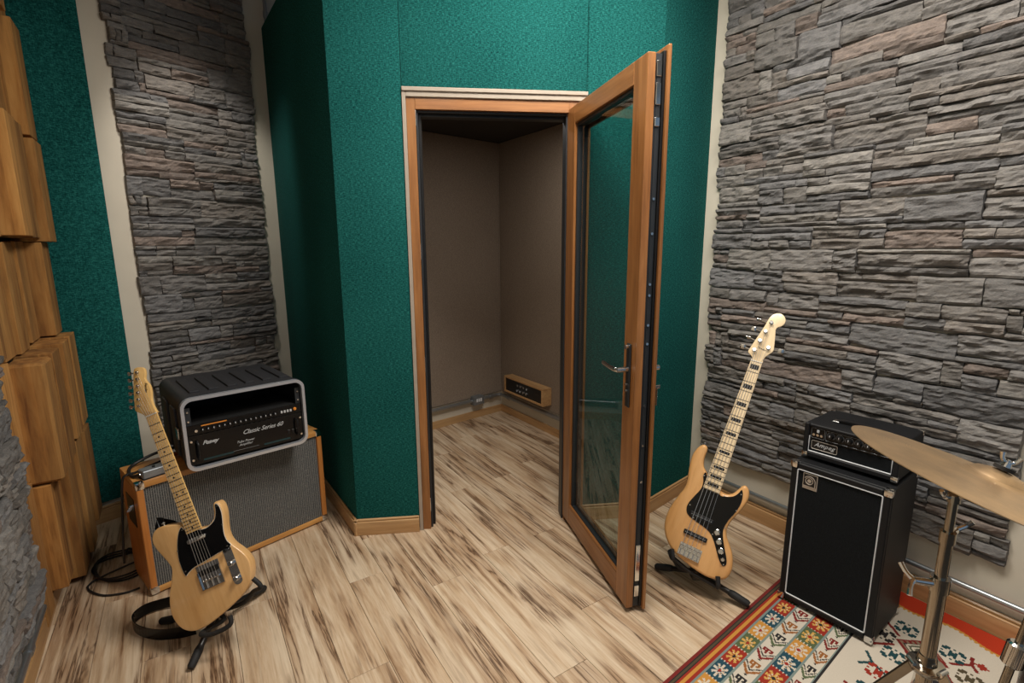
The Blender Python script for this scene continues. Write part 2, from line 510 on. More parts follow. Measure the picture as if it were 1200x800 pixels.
# floor slab and planks
struct('floor', MB().box((-3.4, -2.4, -.06), (3.4, 5.2, -.012)), M_CORE)
FLOOR = bpy.data.objects['floor']
rnd = random.Random(5)
PX = Vector((math.cos(math.radians(-57)), math.sin(math.radians(-57)), 0)); PY = Vector((-PX.y, PX.x, 0))
PW, PL = .1515, 1.22
plank_me = MB().box((0, .0006, -.012), (PL - .0012, PW - .0006, 0), .0012).mesh('plank'); plank_me.materials.append(M_PLANK)
def in_room(p): return -2.9 < p.x < 2.75 and .1 < p.y < 4.9
c0 = Vector((-.973, 1.839, 0)).dot(PY)
x0 = Vector((-.451, 1.594, 0)).dot(PX)
for i in range(-24, 26):
    yy = c0 + i * PW
    off = x0 + (((i * 5) % 11) / 11 + rnd.uniform(-.06, .06)) * PL if i not in (1, 2) else (x0 if i == 1 else x0 - .52)
    for j in range(-5, 5):
        xx = off + j * PL
        pts = [PX * (xx + a * PL) + PY * (yy + PW / 2) for a in (0, .5, 1)]
        if not any(in_room(p) for p in pts): continue
        q = PX * xx + PY * yy
        # skip planks nothing of which can be seen from the room side of the camera
        mid = pts[1]
        if mid.y < .35 and abs(mid.x) < 3 and mid.y < 1.0 - abs(mid.x) * .2: continue
        o = obj('plank', plank_me, None, FLOOR)
        o.matrix_local = Matrix(((PX.x, PY.x, 0, q.x), (PX.y, PY.y, 0, q.y), (0, 0, 1, 0), (0, 0, 0, 1)))

# ceiling
struct('ceiling', MB().box((-3.4, -2.4, ZC), (3.4, 5.2, ZC + .08)), M_CEIL)
# booth ceiling
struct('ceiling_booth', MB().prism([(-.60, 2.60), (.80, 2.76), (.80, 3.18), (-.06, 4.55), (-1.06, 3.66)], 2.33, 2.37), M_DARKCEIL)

# door wall (three bodies round the opening) with its fabric panels
S0, S1, SB = -.328, 1.227, .8595          # panel ends, right end of the casing
ZO = 2.196
mw = MB().box((S0, .03, 0), (-.006, .13, ZC)).box((SB, .03, 0), (S1, .13, ZC)).box((-.006, .03, ZO), (SB, .13, ZC))
WF = struct('wall_front', mw, M_CORE, MW)
for lo, hi in (((S0, 0, .05), (-.0068, .03, ZC - .002)), ((-.0052, 0, ZO + .001), (.8545, .03, ZC - .002)), ((SB, 0, .05), (S1, .03, ZC - .002)), ):
    obj('fabric_panel', MB().box(lo, hi, .004, seg=2), M_GREEN, WF)
obj('fabric_panel', MB().box((.8558, 0, ZO + .001), (SB - .0006, .03, ZC - .002), .001), M_GREEN, WF)

WFL = struct('wall_front_left', MB().box((0, .03, 0), (LFL - .006, .12, ZF - .002)), M_CORE, MFL)
obj('fabric_panel', MB().box((0, 0, .05), (LFL - .002, .03, ZF), .006, seg=2), M_GREEN, WFL)
WFR = struct('wall_front_right', MB().box((-.02, .03, 0), (.5, .12, ZC)), M_CORE, MFR)
obj('fabric_panel', MB().box((.002, 0, .05), (.494, .03, ZC - .002), .006, seg=2), M_GREEN, WFR)

# right wall, bay wall, near-left wall
WR = struct('wall_right', MB().box((-.12, 0, 0), (3.6, .1, ZC)), M_CREAM, MR)
WB = struct('wall_rear_left', MB().box((-.12, 0, 0), (1.85, .1, ZC)), M_CREAM, MBAY)
obj('fabric_panel', MB().box((-.055, -.022, .115), (.298, 0, ZC - .002), .005, seg=2), M_GREEN, WB)
WN = struct('wall_left', MB().box((-2.6, 0, 0), (1.32, .1, ZC)), M_CREAM, MN)
# booth walls
o = struct('wall_booth_left', MB().box((0, 0, 0), (1.35, .06, 2.33)), M_CREAM, MBL)
obj('fabric_panel', MB().box((0, -.012, .185), (1.238, -.0005, 2.328), .003), M_BEIGE, o)
o = struct('wall_booth_right', MB().box((-.06, 0, 0), (1.5, .06, 2.33)), M_CREAM, MBR)
obj('fabric_panel', MB().box((.012, -.012, .185), (1.5, -.0005, 2.328), .003), M_BEIGE, o)
e0 = MBL @ Vector((0, 0, 0)); e1 = Vector((-.72, 2.68, 0))
struct('wall_booth_side', MB().box((0, 0, 0), ((e1 - e0).length, .05, 2.33)), M_BEIGE, frame(e1, e0 - e1))
e0 = MBR @ Vector((1.5, 0, 0)); e1 = Vector((.72, 2.78, 0))
struct('wall_booth_end', MB().box((0, 0, 0), ((e1 - e0).length, .05, 2.33)), M_BEIGE, frame(e0, e1 - e0))

# ------------------------------------------------------------ baseboards
def board(name, x0, x1, M, h=.088, th=.018, cap=True, m=M_OAK):
    o = struct(name, MB().box((x0, -th, 0), (x1, 0, h - .014), .0015), m, M)
    if cap:
        obj('cap_moulding', MB().box((x0, -th * .62, h - .0135), (x1, 0, h), .004), m, o)
    return o
board('baseboard_front', S0 - .016, -.008, MW)
board('baseboard_front', SB + .002, S1 - .008, MW)
board('baseboard_front_left', .02, LFL + .016, MFL)
board('baseboard_front_right', .008, .475, MFR)
board('baseboard_right', .02, 3.5, MR, .092, .024)
board('baseboard_rear_left', -.03, 1.16, MBAY, .09, .02)
board('baseboard_left', -2.5, 1.16, MN, .085, .03)
board('baseboard_booth_left', 0, 1.232, MBL, .075, .018, False)
board('baseboard_booth_right', .0, 1.48, MBR, .075, .018, False)

# ------------------------------------------------------------ ledge stone
STONE_TONES = [(.270, .258, .248), (.325, .308, .290), (.225, .222, .224), (.290, .268, .246), (.355, .335, .308), (.255, .254, .260), (.34, .265, .225), (.305, .272, .242)]
def stone_mesh(L_, h, d, rng, single=None):
    """one cleft-faced stone: x 0..L_, z 0..h, face at about y = -d"""
    nx = max(4, int(L_ / .013)); nz = max(3, int(h / .009))
    sx = rng.uniform(-50, 50); tilt = rng.uniform(-.30, .22) * min(h, .05); yaw = rng.uniform(-.035, .035)
    terr = rng.uniform(.004, .009)
    skew = rng.uniform(-.012, .012) if rng.random() < .5 else 0
    wav = rng.uniform(.05, .16) * h
    V = []
    for k in range(nz + 1):
        v = k / nz
        for i in range(nx + 1):
            u = i / nx; x = u * L_
            zl = wav * (noise.noise((x * 9 + sx, 1.3, sx)) )
            zu = h + wav * (noise.noise((x * 9 + sx, 7.7, sx)) - .3)
            z = zl + (zu - zl) * v
            xx = x + skew * (v - .5) * (1 if 0 < i < nx else .6) + .004 * noise.noise((sx, v * 3 + i * .7, 4.0))
            n1 = noise.noise((x * 16 + sx, z * 55, sx * .3)); n2 = noise.noise((x * 45 + sx, z * 130, 9 + sx))
            q = n1 * 2.2 + v * 1.2
            step = math.floor(q) + min(1, (q - math.floor(q)) * 3.0)
            dd = d + terr * .8 * step + .0025 * n2 + tilt * (v - .5) + yaw * (x - L_ / 2)
            eu = min(u, 1 - u) * L_; ev = min(v, 1 - v) * h
            if k in (0, nz): dd -= .005 + .003 * abs(n1)
            if i in (0, nx): dd -= .004
            V.append((xx, -max(.006, dd), z))
    fs = []
    W_ = nx + 1
    for k in range(nz):
        for i in range(nx):
            fs.append((k * W_ + i, k * W_ + i + 1, (k + 1) * W_ + i + 1, (k + 1) * W_ + i))
    loop = [i for i in range(nx + 1)] + [k * W_ + nx for k in range(1, nz + 1)] + [nz * W_ + i for i in range(nx - 1, -1, -1)] + [k * W_ for k in range(nz - 1, 0, -1)]
    b0 = len(V)
    for j in loop: V.append((V[j][0], -.0005, V[j][2]))
    m = len(loop)
    for a in range(m):
        c = (a + 1) % m
        fs.append((loop[c], loop[a], b0 + a, b0 + c))
    return V, fs
def stone_wall(wall, M, xa, xb, z0, z1, seed, limit=300, rowh=.107, inview=None, dep=(.014, .03), zshift=0):
    rng = random.Random(seed)
    items = []
    z = z0; row = 0
    while z < z1 - .02:
        hb = min(rowh * rng.uniform(.97, 1.03), z1 - z)
        x = xa + rng.uniform(-.012, .012); xend = xb + rng.uniform(-.012, .012)
        first = True
        while x < xend - .01:
            Lb = rng.uniform(.22, .42) if not first else rng.uniform(.08, .34)
            first = False
            if xend - x - Lb < .09: Lb = xend - x
            bd = rng.uniform(*dep)
            nl = rng.choice((1, 2, 2, 3, 3, 3)) if hb > .07 else rng.choice((1, 2))
            cuts = sorted(rng.uniform(.12, .88) for _ in range(nl - 1))
            hs = [0] + cuts + [1]
            zz = [hs[k + 1] - hs[k] for k in range(nl)]
            if min(zz) < .17:
                zz = [1.0 + rng.uniform(-.35, .35) for _ in range(nl)]; s = sum(zz); zz = [q / s for q in zz]
            zc = z
            for q in zz:
                h = q * hb
                r = rng.random()
                pieces = [1] if r < .52 else ([.5 + rng.uniform(-.28, .28)] if r < .93 else [.33, .66])
                if pieces != [1]:
                    e = [0] + pieces + [1]; pieces = [e[k + 1] - e[k] for k in range(len(e) - 1)]
                xc = x
                ld = rng.uniform(0, .013)
                for p in pieces:
                    Lp = p * Lb
                    items.append((xc, zc, Lp - .0022, h - .0022, bd + ld + rng.uniform(-.004, .006)))
                    xc += Lp
                zc += h
            x += Lb
        z += hb; row += 1
    sized = []
    Rm = Matrix(R).transposed()
    for it in items:
        c = M @ Vector((it[0] + it[2] / 2, -it[4], it[1] + it[3] / 2))
        q = Rm @ (c - EYE)
        if q.z < .1: sized.append((0, it)); continue
        u = 600 + 592 * q.x / q.z; v = 400 + 592 * q.y / q.z
        nrm = (M.to_3x3() @ Vector((0, -1, 0)))
        cosv = max(.02, nrm.dot((EYE - c).normalized()))
        vis = 1 if (-30 < u < 1230 and -30 < v < 830) else 0
        sized.append((vis * it[2] * it[3] * cosv / q.z ** 2, it))
    sized.sort(key=lambda s: -s[0])
    rest = MB(); tones = []
    nobj = 0
    for a, it in sized:
        V, fs = stone_mesh(it[2], it[3], it[4], rng)
        base = rng.choice(STONE_TONES); k = rng.uniform(.58, 1.02)
        tone = (base[0] * k, base[1] * k, base[2] * k, 1)
        if nobj < limit and a > 0:
            me = bpy.data.meshes.new('stone'); me.from_pydata(V, [], fs)
            ca = me.attributes.new('tone', 'FLOAT_COLOR', 'POINT'); ca.data.foreach_set('color', tone * len(V))
            me.materials.append(M_STONE); me.update()
            o = obj('stone', me, None, wall); o.location = (it[0], 0, it[1]); nobj += 1
        else:
            rest.add([(p[0] + it[0], p[1], p[2] + it[1]) for p in V], fs); tones += list(tone) * len(V)
    if rest.v:
        me = rest.mesh('outlying_stones')
        ca = me.attributes.new('tone', 'FLOAT_COLOR', 'POINT'); ca.data.foreach_set('color', tones)
        obj('outlying_stones', me, M_STONE, wall, kind='stuff')
stone_wall(WR, MR, .085, 1.425, .285, 3.03, 11, inview=True)
stone_wall(WB, MBAY, .402, 1.128, .26, 3.03, 23, inview=True)
stone_wall(WN, MN, -.75, .262, .19, 3.03, 37, inview=True, dep=(.028, .055))
tag(obj('tape_scrap', MB().box((0, 0, 0), (.028, .002, .014), .0008), M_BLUE, None, M=MR @ Matrix.Translation((.985, -.062, .615))),
    'small blue scrap stuck on the stones just above the bass amp head', 'tape')

# ------------------------------------------------------------ conduits
def conduit(name, pts, r, label, cat='pipe', straps=()):
    t = thing(name, label, cat, Matrix.Translation(pts[0]))
    loc = [Vector(p) - Vector(pts[0]) for p in pts]
    obj('pipe', MB().tube(loc, r, 12), M_STEEL, t)
    for p, d in straps:
        p = Vector(p) - Vector(pts[0]); d = Vector(d).normalized()
        obj('coupling', MB().cyl(p - d * .018, p + d * .018, r * 1.35), M_STEEL, t)
    return t
P = lambda M, *q: M @ Vector(q)
dR = Vector((.534, -.845, 0))
conduit('conduit', [P(MR, .03, -.025, .15), P(MR, 2.6, -.025, .15)], .0115, 'long silver conduit along the right wall above its baseboard', straps=((P(MR, .9, -.025, .15), dR), (P(MR, 1.9, -.025, .15), dR)))
dN = Vector((-.566, .824, 0))
conduit('conduit', [P(MN, -1.0, -.03, .125), P(MN, .285, -.03, .125)], .0125, 'grey conduit below the near stone wall at the lower left', straps=((P(MN, .02, -.03, .125), dN),))
conduit('conduit', [P(MBAY, 1.262, -.02, 1.9), P(MBAY, 1.262, -.02, 3.0)], .011, 'thin upright conduit high above the green corner panel', straps=((P(MBAY, 1.262, -.02, 2.92), (0, 0, 1)),))
pts = [P(MBL, .05, -.03, .165), P(MBL, 1.14, -.03, .165)]
cor = [P(MBL, 1.18, -.032, .165), P(MBL, 1.212, -.045, .165), P(MBR, .045, -.045, .165), P(MBR, .08, -.032, .165)]
pts2 = [P(MBR, .12, -.03, .165), P(MBR, 1.4, -.03, .165)]
conduit('conduit', pts + smooth_open(cor, 4) + pts2, .016, 'grey conduit running round the booth corner above the baseboard', straps=((P(MBL, 1.10, -.03, .165), (.755, .656, 0)), (P(MBR, .16, -.03, .165), (.559, -.829, 0))))
# outlet box on the booth conduit
t = thing('outlet_box', 'grey outlet box on the booth conduit with three white sockets', 'outlet', MBL @ Matrix.Translation((.945, -.062, .14)))
obj('box', MB().box((-.055, .0, -.01), (.055, .06, .065), .006, seg=2), M_GREY, t)
for k in range(3): obj('socket', MB().box((-.03 + k * .022, -.003, .016), (-.014 + k * .022, .001, .046), .002), M_WHITE, t)
# stage box in the booth
t = thing('stage_box', 'long wooden connector box on the booth wall with a black jack panel', 'connector box', MBR @ Matrix.Translation((.20, -.1025, .245)))
for lo, hi in (((0, 0, 0), (.55, .088, .014)), ((0, 0, .126), (.55, .088, .14))): obj('side_board', MB().box(lo, hi, .001), M_OAK, t)
for lo, hi in (((0, 0, .014), (.012, .088, .126)), ((.53, 0, .014), (.55, .088, .126))): obj('end_board', MB().box(lo, hi, .001), M_OAK, t)
obj('jack_panel', MB().box((.012, .012, .014), (.53, .016, .126)), M_BLACK, t)
for r_ in range(2):
    for k in range(4):
        x, z = .20 + k * .043 - r_ * .008, .092 - r_ * .045
        obj('jack', MB().cyl((x, .012, z), (x, .002, z), .011, .010, 12), M_CHROME, t)

# ------------------------------------------------------------ door frame and leaf
t = bpy.data.objects.new('door_2', None); link(t); t.matrix_world = MW; t['kind'] = 'structure'
t['label'] = 'brown wooden door frame with cream casing in the green wall'
ZH = 2.152
def part(parent, name, lo, hi, m, bev=.001, label=None): return obj(name, MB().box(lo, hi, bev), m, parent, label)
part(t, 'casing', (-.006, -.006, 0), (.011, .05, ZO), M_TRIMC, .001, 'cream side casing')
part(t, 'casing', (.8525, -.006, 0), (.8595, .05, ZO), M_TRIMC, .001, 'cream side casing')
part(t, 'casing', (.0112, -.006, ZH + .001), (.8522, .05, ZO), M_TRIMC, .002, 'cream head casing')
part(t, 'casing_bead', (-.004, -.014, ZO - .02), (.858, -.0062, ZO - .004), M_TRIMC, .002)
part(t, 'jamb', (.0115, .004, 0), (.052, .10, ZH), M_DOOR)
part(t, 'jamb', (.772, .004, 0), (.852, .10, ZH), M_DOOR)
part(t, 'head', (.0522, .004, 2.102), (.7718, .10, ZH), M_DOORX)
part(t, 'gasket', (.0522, .022, .0), (.062, .094, 2.1018), M_DARKALU)
part(t, 'gasket', (.0622, .05, .0), (.074, .098, 2.0918), M_BLACK)
part(t, 'gasket', (.762, .022, .0), (.7718, .094, 2.1018), M_DARKALU)
part(t, 'gasket', (.0622, .022, 2.092), (.7618, .094, 2.1018), M_DARKALU)
part(t, 'gasket', (.0742, .05, 2.080), (.7618, .098, 2.0918), M_BLACK)
for z in (.10, .86, 1.42, 2.03): part(t, 'strike_plate', (.0505, .008, z), (.0545, .021, z + .075), M_CHROME)

UL = Vector((.2456, -.969, 0)).normalized()
H0 = Vector((.272, 2.572, .022))
ML = frame(H0, UL)               # local x along the leaf, y to its far side, z up
d1 = bpy.data.objects.new('door_1', None); link(d1); d1.matrix_world = ML; d1['kind'] = 'structure'
d1['label'] = 'open glazed wooden door leaf swung into the room'
LW, LH, ST, RL = .765, 2.095, .098, .098
part(d1, 'stile', (0, 0, 0), (ST, .055, LH), M_DOOR, .002)
part(d1, 'stile', (LW - ST, 0, 0), (LW, .03, LH), M_DOOR, .002)
part(d1, 'rail', (ST + .0004, 0, 0), (LW - ST - .0004, .055, RL), M_DOORX, .002)
part(d1, 'rail', (ST + .0004, 0, LH - RL + .02), (LW - ST - .0004, .055, LH), M_DOORX, .002)
G0, G1, GB, GT = ST, LW - ST, RL, LH - RL + .02
for lo, hi, n_ in (((G0, .012, GB), (G0 + .014, .05, GT), 'glazing_bead'), ((G1 - .014, .012, GB), (G1, .05, GT), 'glazing_bead'),
               ((G0 + .0142, .012, GB), (G1 - .0142, .05, GB + .014), 'glazing_bead'), ((G0 + .0142, .012, GT - .014), (G1 - .0142, .05, GT), 'glazing_bead')):
    part(d1, n_, lo, hi, M_DARKALU)
part(d1, 'lower_bead', (G0, .0, GB + .0), (G1, .012, GB + .012), M_DOORX, .003)
part(d1, 'glass_pane', (G0 + .006, .024, GB + .006), (G1 - .006, .030, GT - .006), M_GLASS, 0)
part(d1, 'edge_profile', (LW - ST, .0302, .002), (LW - .003, .0555, LH - .002), M_DARKALU, .001, 'dark metal lock edge')
part(d1, 'edge_profile', (LW - ST, .0558, .002), (LW + .004, .066, LH + .006), M_BLACK, .001, 'black gasket strip')
part(d1, 'edge_profile', (0, .0553, .002), (ST, .066, LH + .006), M_BLACK, .001, 'black gasket strip')
part(d1, 'edge_profile', (ST + .0004, .0553, .002), (LW - ST - .0004, .066, RL), M_BLACK, .001, 'black gasket strip')
part(d1, 'edge_profile', (ST + .0004, .0553, LH - RL + .02), (LW - ST - .0004, .066, LH + .006), M_BLACK, .001, 'black gasket strip')
part(d1, 'flange', (LW - ST + .0, .0662, -.006), (LW + .016, .079, LH + .024), M_DOOR, .002)
part(d1, 'flange', (.0, .0662, -.006), (ST, .079, LH + .024), M_DOOR, .002)
part(d1, 'flange', (ST + .0004, .0662, -.006), (LW - ST - .0004, .079, RL), M_DOORX, .002)
part(d1, 'flange', (ST + .0004, .0662, LH - RL), (LW - ST - .0004, .079, LH + .024), M_DOORX, .002)
part(d1, 'lock_strip', (LW - .0028, .036, .03), (LW - .0008, .049, LH - .03), M_DARKALU, 0, 'steel lock strip down the edge')
for z, h in ((2.02, .05), (1.93, .07), (1.86, .03), (.12, .16), (.05, .05)):
    part(d1, 'lock_catch', (LW - .0006, .033, z), (LW + .004, .052, z + h), M_CHROME, .0015)
for z in (1.62, 1.50, 1.32, 1.28, 1.17, 1.10, .86, .70, .55): obj('screw', MB().cyl((LW - .001, .0425, z), (LW + .002, .0425, z), .005, .005, 8), M_CHROME, d1)
hz = .995
part(d1, 'escutcheon', (LW - .066, -.007, hz - .15), (LW - .034, -.0002, hz + .1), M_DARKALU, .003)
for z in (hz + .088,): obj('screw_cap', MB().cyl((LW - .05, -.007, z), (LW - .05, -.022, z), .0085, .0085, 12), M_CHROME, d1)
for z in (hz - .06, hz - .085): obj('screw_cap', MB().cyl((LW - .05, -.007, z), (LW - .05, -.014, z), .005, .005, 10), M_CHROME, d1)
hd = MB().cyl((LW - .05, -.006, hz), (LW - .05, -.052, hz), .0105, .0105, 14)
hd.tube(smooth_open([(LW - .05, -.046, hz), (LW - .062, -.052, hz), (LW - .10, -.053, hz), (LW - .172, -.05, hz + .003)], 4), .0098, 10)
obj('lever_handle', hd, M_CHROME, d1)
hd = MB().cyl((LW - .05, .079, hz), (LW - .05, .125, hz), .0105, .0105, 14)
hd.tube(smooth_open([(LW - .05, .118, hz), (LW - .07, .125, hz), (LW - .16, .124, hz)], 4), .0098, 10)
obj('lever_handle', hd, M_CHROME, d1)
obj('lock_cylinder', MB().cyl((LW - .04, .079, hz - .075), (LW - .04, .105, hz - .075), .010, .009, 12), M_CHROME, d1)
key = MB().box((LW - .046, .104, hz - .081), (LW - .034, .128, hz - .068), .002).box((LW - .047, .112, hz - .15), (LW - .033, .116, hz - .08), .0015)
obj('key', key, M_CHROME, d1)
for z in (.18, 1.02, 1.88): obj('hinge', MB().cyl((-.004, .084, z), (-.004, .084, z + .10), .009, .009, 10), M_DARKALU, d1)

# ------------------------------------------------------------ wooden diffuser on the near-left wall
MD = MN
df = thing('wood_diffuser', 'stepped diffuser of rough upright pine blocks on the left wall', 'acoustic diffuser', MD @ Matrix.Translation((.45, 0, .02)))
rows = [(.02, .575), (.582, 1.062), (1.072, 1.512), (1.52, 1.978), (1.985, 2.45), (2.46, 2.95)]
cols = [(.45, .617), (.62, .787), (.79, .957), (.96, 1.13)]
dep = {(0, 3): (.152, .13, .60), (0, 2): (.137, .05, .61), (0, 1): (.120, .03, .55), (0, 0): (.086, .09, .547),
       (1, 3): (.155, .632, 1.076), (1, 2): (.150, .62, 1.068), (1, 1): (.135, .565, 1.054), (1, 0): (.132, .556, 1.046),
       (2, 3): (.113, 1.084, 1.512), (2, 2): (.055, 1.08, 1.515), (2, 1): (.045, 1.06, 1.51), (2, 0): (.03, 1.06, 1.52),
       (3, 3): (.148, 1.515, 1.962), (3, 2): (.116, 1.53, 2.01), (3, 1): (.121, 1.535, 2.01), (3, 0): (.05, 1.53, 2.0),
       (4, 3): (.140, 1.974, 2.446), (4, 2): (.085, 2.02, 2.44), (4, 1): (.06, 2.02, 2.45), (4, 0): (.04, 2.01, 2.45),
       (5, 3): (.105, 2.455, 2.93), (5, 2): (.13, 2.46, 2.92), (5, 1): (.07, 2.46, 2.94), (5, 0): (.04, 2.46, 2.94)}
for (r_, c_), (p, z0, z1) in dep.items():
    ta, tb = cols[c_]
    o = obj('wood_block', MB().box((ta - .45 + .0008, -p, z0 - .02), (tb - .45 - .0008, -.0125, z1 - .02), .0025 if (r_, c_) != (1, 0) else .010), M_SPRUCE, df)
for z0, z1 in rows:
    obj('wood_block', MB().box((-.15, -.034, z0 - .015), (-.0015, -.0008, z1 - .022), .004, seg=2), M_SPRUCE, df)
obj('backing_board', MB().box((.02, -.012, .03), (.66, -.0008, 2.93)), M_PIT, df)

# ------------------------------------------------------------ rug
h_ = math.radians(38.5); RE = Vector((math.cos(h_), math.sin(h_), 0)); RN = Vector((RE.y, -RE.x, 0))
RO = Vector((.524, 1.500, 0))
CE = .004
na, nb = 265, 370
b_lo = -.26
aa = (np.arange(na) + .5) * CE; bb = b_lo + (np.arange(nb) + .5) * CE
Ag, Bg = np.meshgrid(aa, bb, indexing='ij')
def lin(c): return np.array(s2l(*c)[:3])
red, dred, olive, ochre, grey, blue, green, cream, yel, dark, teal, maroon = map(lin, (
    (152, 52, 40), (120, 46, 42), (84, 74, 56), (196, 140, 66), (124, 138, 132), (44, 76, 88), (88, 100, 70), (206, 196, 180), (206, 162, 88), (48, 46, 46), (38, 70, 74), (124, 44, 40)))
bright = lin((184, 60, 36))
C3 = np.empty((na, nb, 3)); C3[:] = cream
def put(m, c): C3[m] = c
stripes = [(0, .013, dred), (.013, .016, dark), (.016, .025, olive), (.025, .028, dark), (.028, .035, red), (.035, .048, ochre), (.048, .061, red), (.061, .069, grey)]
for lo, hi, c in stripes: put((Ag >= lo) & (Ag < hi), c)
def flowers(a0, a1, b_first, cyc):
    ac = (a0 + a1) / 2; wd = a1 - a0; pitch = .1
    k = np.floor((Bg - b_first) / pitch + .5).astype(int)
    db = (Bg - b_first) - k * pitch; da = Ag - ac
    band = (Ag >= a0) & (Ag < a1)
    for i, (bgc, pc) in enumerate(cyc):
        m = band & (k % len(cyc) == i)
        put(m, bgc)
        r = np.hypot(da / wd * .066, db * .85); th = np.arctan2(db * .85, da / wd * .066)
        pet = (r < .030) & (r > .006) & (np.abs(np.cos(4 * th)) > .42) & ~((r > .020) & (np.abs(np.cos(4 * th)) < .7))
        put(m & pet, pc); put(m & (r <= .007), red if bgc is not red else dark)
        put(m & (r > .013) & (r < .017) & (np.abs(np.cos(4 * th)) > .85), ochre if pc is not yel else cream)
    edge = band & (np.abs(np.abs(db) - pitch / 2) < .004) & ((np.floor(Ag / .006).astype(int) % 2) == 0)
    put(edge, cream)
flowers(.069, .124, .193, [(blue, cream), (red, yel), (green, yel), (ochre, cream)])
put((Ag >= .124) & (Ag < .132), grey)
def zigzag(a0, a1, b0):
    wd = a1 - a0; pitch = .1
    band = (Ag >= a0) & (Ag < a1)
    k = np.floor((Bg - b0) / pitch).astype(int)
    j = (Ag - a0) / wd * 15 - 7.5                        # -7.5 .. 7.5 across the band
    i = ((Bg - b0) / pitch - k) * 25                     # 0 .. 25 along one repeat
    j = np.where(k % 2 == 0, j, -j)
    put(band, cream)
    cs = [maroon, green, lin((150, 96, 52))]
    for q, c in enumerate(cs):
        m = band & (k % 3 == q)
        put(m & (np.abs(i - (3.2 + np.abs(j) * 1.25)) < 1.9), c)
        put(m & (np.abs(i - (8.0 + np.abs(j) * 1.25)) < .9), dark)
        stem = (np.abs(j) < 1.0) & (i > 12) & (i < 20)
        hook = ((np.abs(i - 20) < 1.0) & (np.abs(j) < 4.2)) | ((np.abs(np.abs(j) - 3.8) < .9) & (i > 16.2) & (i < 21)) | ((np.abs(i - 16.4) < .8) & (np.abs(np.abs(j) - 2.9) < 1.2))
        put(m & (stem | hook), dark if q == 1 else c)
        put(m & (np.abs(j) + np.abs(i - 1.2) < 1.6), dark)
zigzag(.132, .191, .05)
put((Ag >= .191) & (Ag < .199), grey)
flowers(.199, .266, .32, [(red, yel), (blue, cream), (ochre, cream), (green, yel)])
put((Ag >= .266) & (Ag < .274), grey)
zigzag(.274, .320, .0)
put((Ag >= .320) & (Ag < .326), grey); put((Ag >= .326) & (Ag < .333), dark)
field = Ag >= .333
STAR = [".##.#.##.", "###...###", "##.#.#.##", "...###...", "#..###..#", "...###...", "##.#.#.##", "###...###", ".##.#.##."]
def stamp(ac, bc, bmp, c, cell=.008, rot=0.0):
    ac = round(ac / .008) * .008 + .004; bc = round(bc / .008) * .008 + .004
    n = len(bmp); mth = len(bmp[0])
    da, db = Ag - ac, Bg - bc
    x = da * math.cos(rot) + db * math.sin(rot); y = -da * math.sin(rot) + db * math.cos(rot)
    i = np.floor(y / cell + n / 2).astype(int); j = np.floor(x / cell + mth / 2).astype(int)
    ok = (i >= 0) & (i < n) & (j >= 0) & (j < mth) & field
    arr = np.array([[ch == '#' for ch in row] for row in bmp])
    m = np.zeros_like(ok); m[ok] = arr[i[ok], j[ok]]
    put(m, c)
def seg(p, q, c, wd=.006):
    p = np.array(p); q = np.array(q); d = q - p; l2 = d @ d
    tt = np.clip(((Ag - p[0]) * d[0] + (Bg - p[1]) * d[1]) / l2, 0, 1)
    put(field & (np.hypot(Ag - p[0] - tt * d[0], Bg - p[1] - tt * d[1]) < wd), c)
def diamond(ac, bc):
    m = np.abs(Ag - ac) / .082 + np.abs(Bg - bc) / .088
    m2 = np.maximum(m, np.abs(Bg - bc) / .074)
    put(field & (m2 < 1.0), maroon); put(field & (m2 < .9) & ((np.floor((Ag + Bg) / .014).astype(int) % 2) == 0), lin((140, 118, 98)))
    put(field & (m2 < .70), dark); put(field & (m2 < .64), lin((196, 186, 168))); put(field & (m2 < .54), lin((92, 92, 76)))
    put(field & (m2 < .40), lin((206, 196, 178))); put(field & (m2 < .30), lin((96, 92, 78))); put(field & (m2 < .15), maroon)
for ac in (.523, .90):
    for bc in (.886, .44, -.01):
        seg((ac - .08, bc - .04), (ac - .128, bc - .095), maroon); seg((ac - .08, bc + .03), (ac - .13, bc + .075), maroon)
        seg((ac + .08, bc + .03), (ac + .128, bc + .085), maroon); seg((ac + .128, bc + .085), (ac + .122, bc + .125), maroon); seg((ac + .128, bc + .085), (ac + .146, bc + .06), maroon)
        seg((ac + .08, bc - .04), (ac + .115, bc - .09), maroon)
        seg((ac - .10, bc - .2), (ac - .02, bc - .24), teal, .005); seg((ac - .10, bc - .2), (ac - .13, bc - .16), teal, .005); seg((ac - .10, bc - .2), (ac - .13, bc - .24), teal, .005)
        diamond(ac, bc)
        for i, (x, y) in enumerate(((-.078, .09), (-.070, -.103), (.073, .082), (.131, -.003), (-.125, -.012), (-.071, -.235), (.06, -.12), (.10, -.23))):
            stamp(ac + x, bc + y, STAR, [teal, teal, teal, olive, dark, red, dark, teal][i], .008)
        stamp(ac + .15, bc + .035 + .06, ["..#..", ".###.", "#####", ".###.", "..#.."], red, .008)
be = 1.094 + .016 * np.abs(((Ag - .28) / .115) % 1 - .5) * 2 + .0
wave = 1.112 + .036 * (np.sin(Ag * 2 * PI / .27 + 1.0) * .5 + .5)
tooth = .007 * ((np.floor(Ag / .008).astype(int) % 2) * 1.0)
put(field & (Bg > wave - .010 - tooth), ochre); put(field & (Bg > wave), bright)
put((Ag > na * CE - .04), red)
xs = np.arange(na + 1) * CE; ys = b_lo + np.arange(nb + 1) * CE
Xg, Yg = np.meshgrid(xs, ys, indexing='ij')
WD = Vector((.534, -.845, 0)); ka, kb = WD.dot(RN), WD.dot(RE)   # the far edge runs along the wall
Yg = Yg + Xg * kb; Xg = Xg * ka
vz = np.full(Xg.shape, .006)
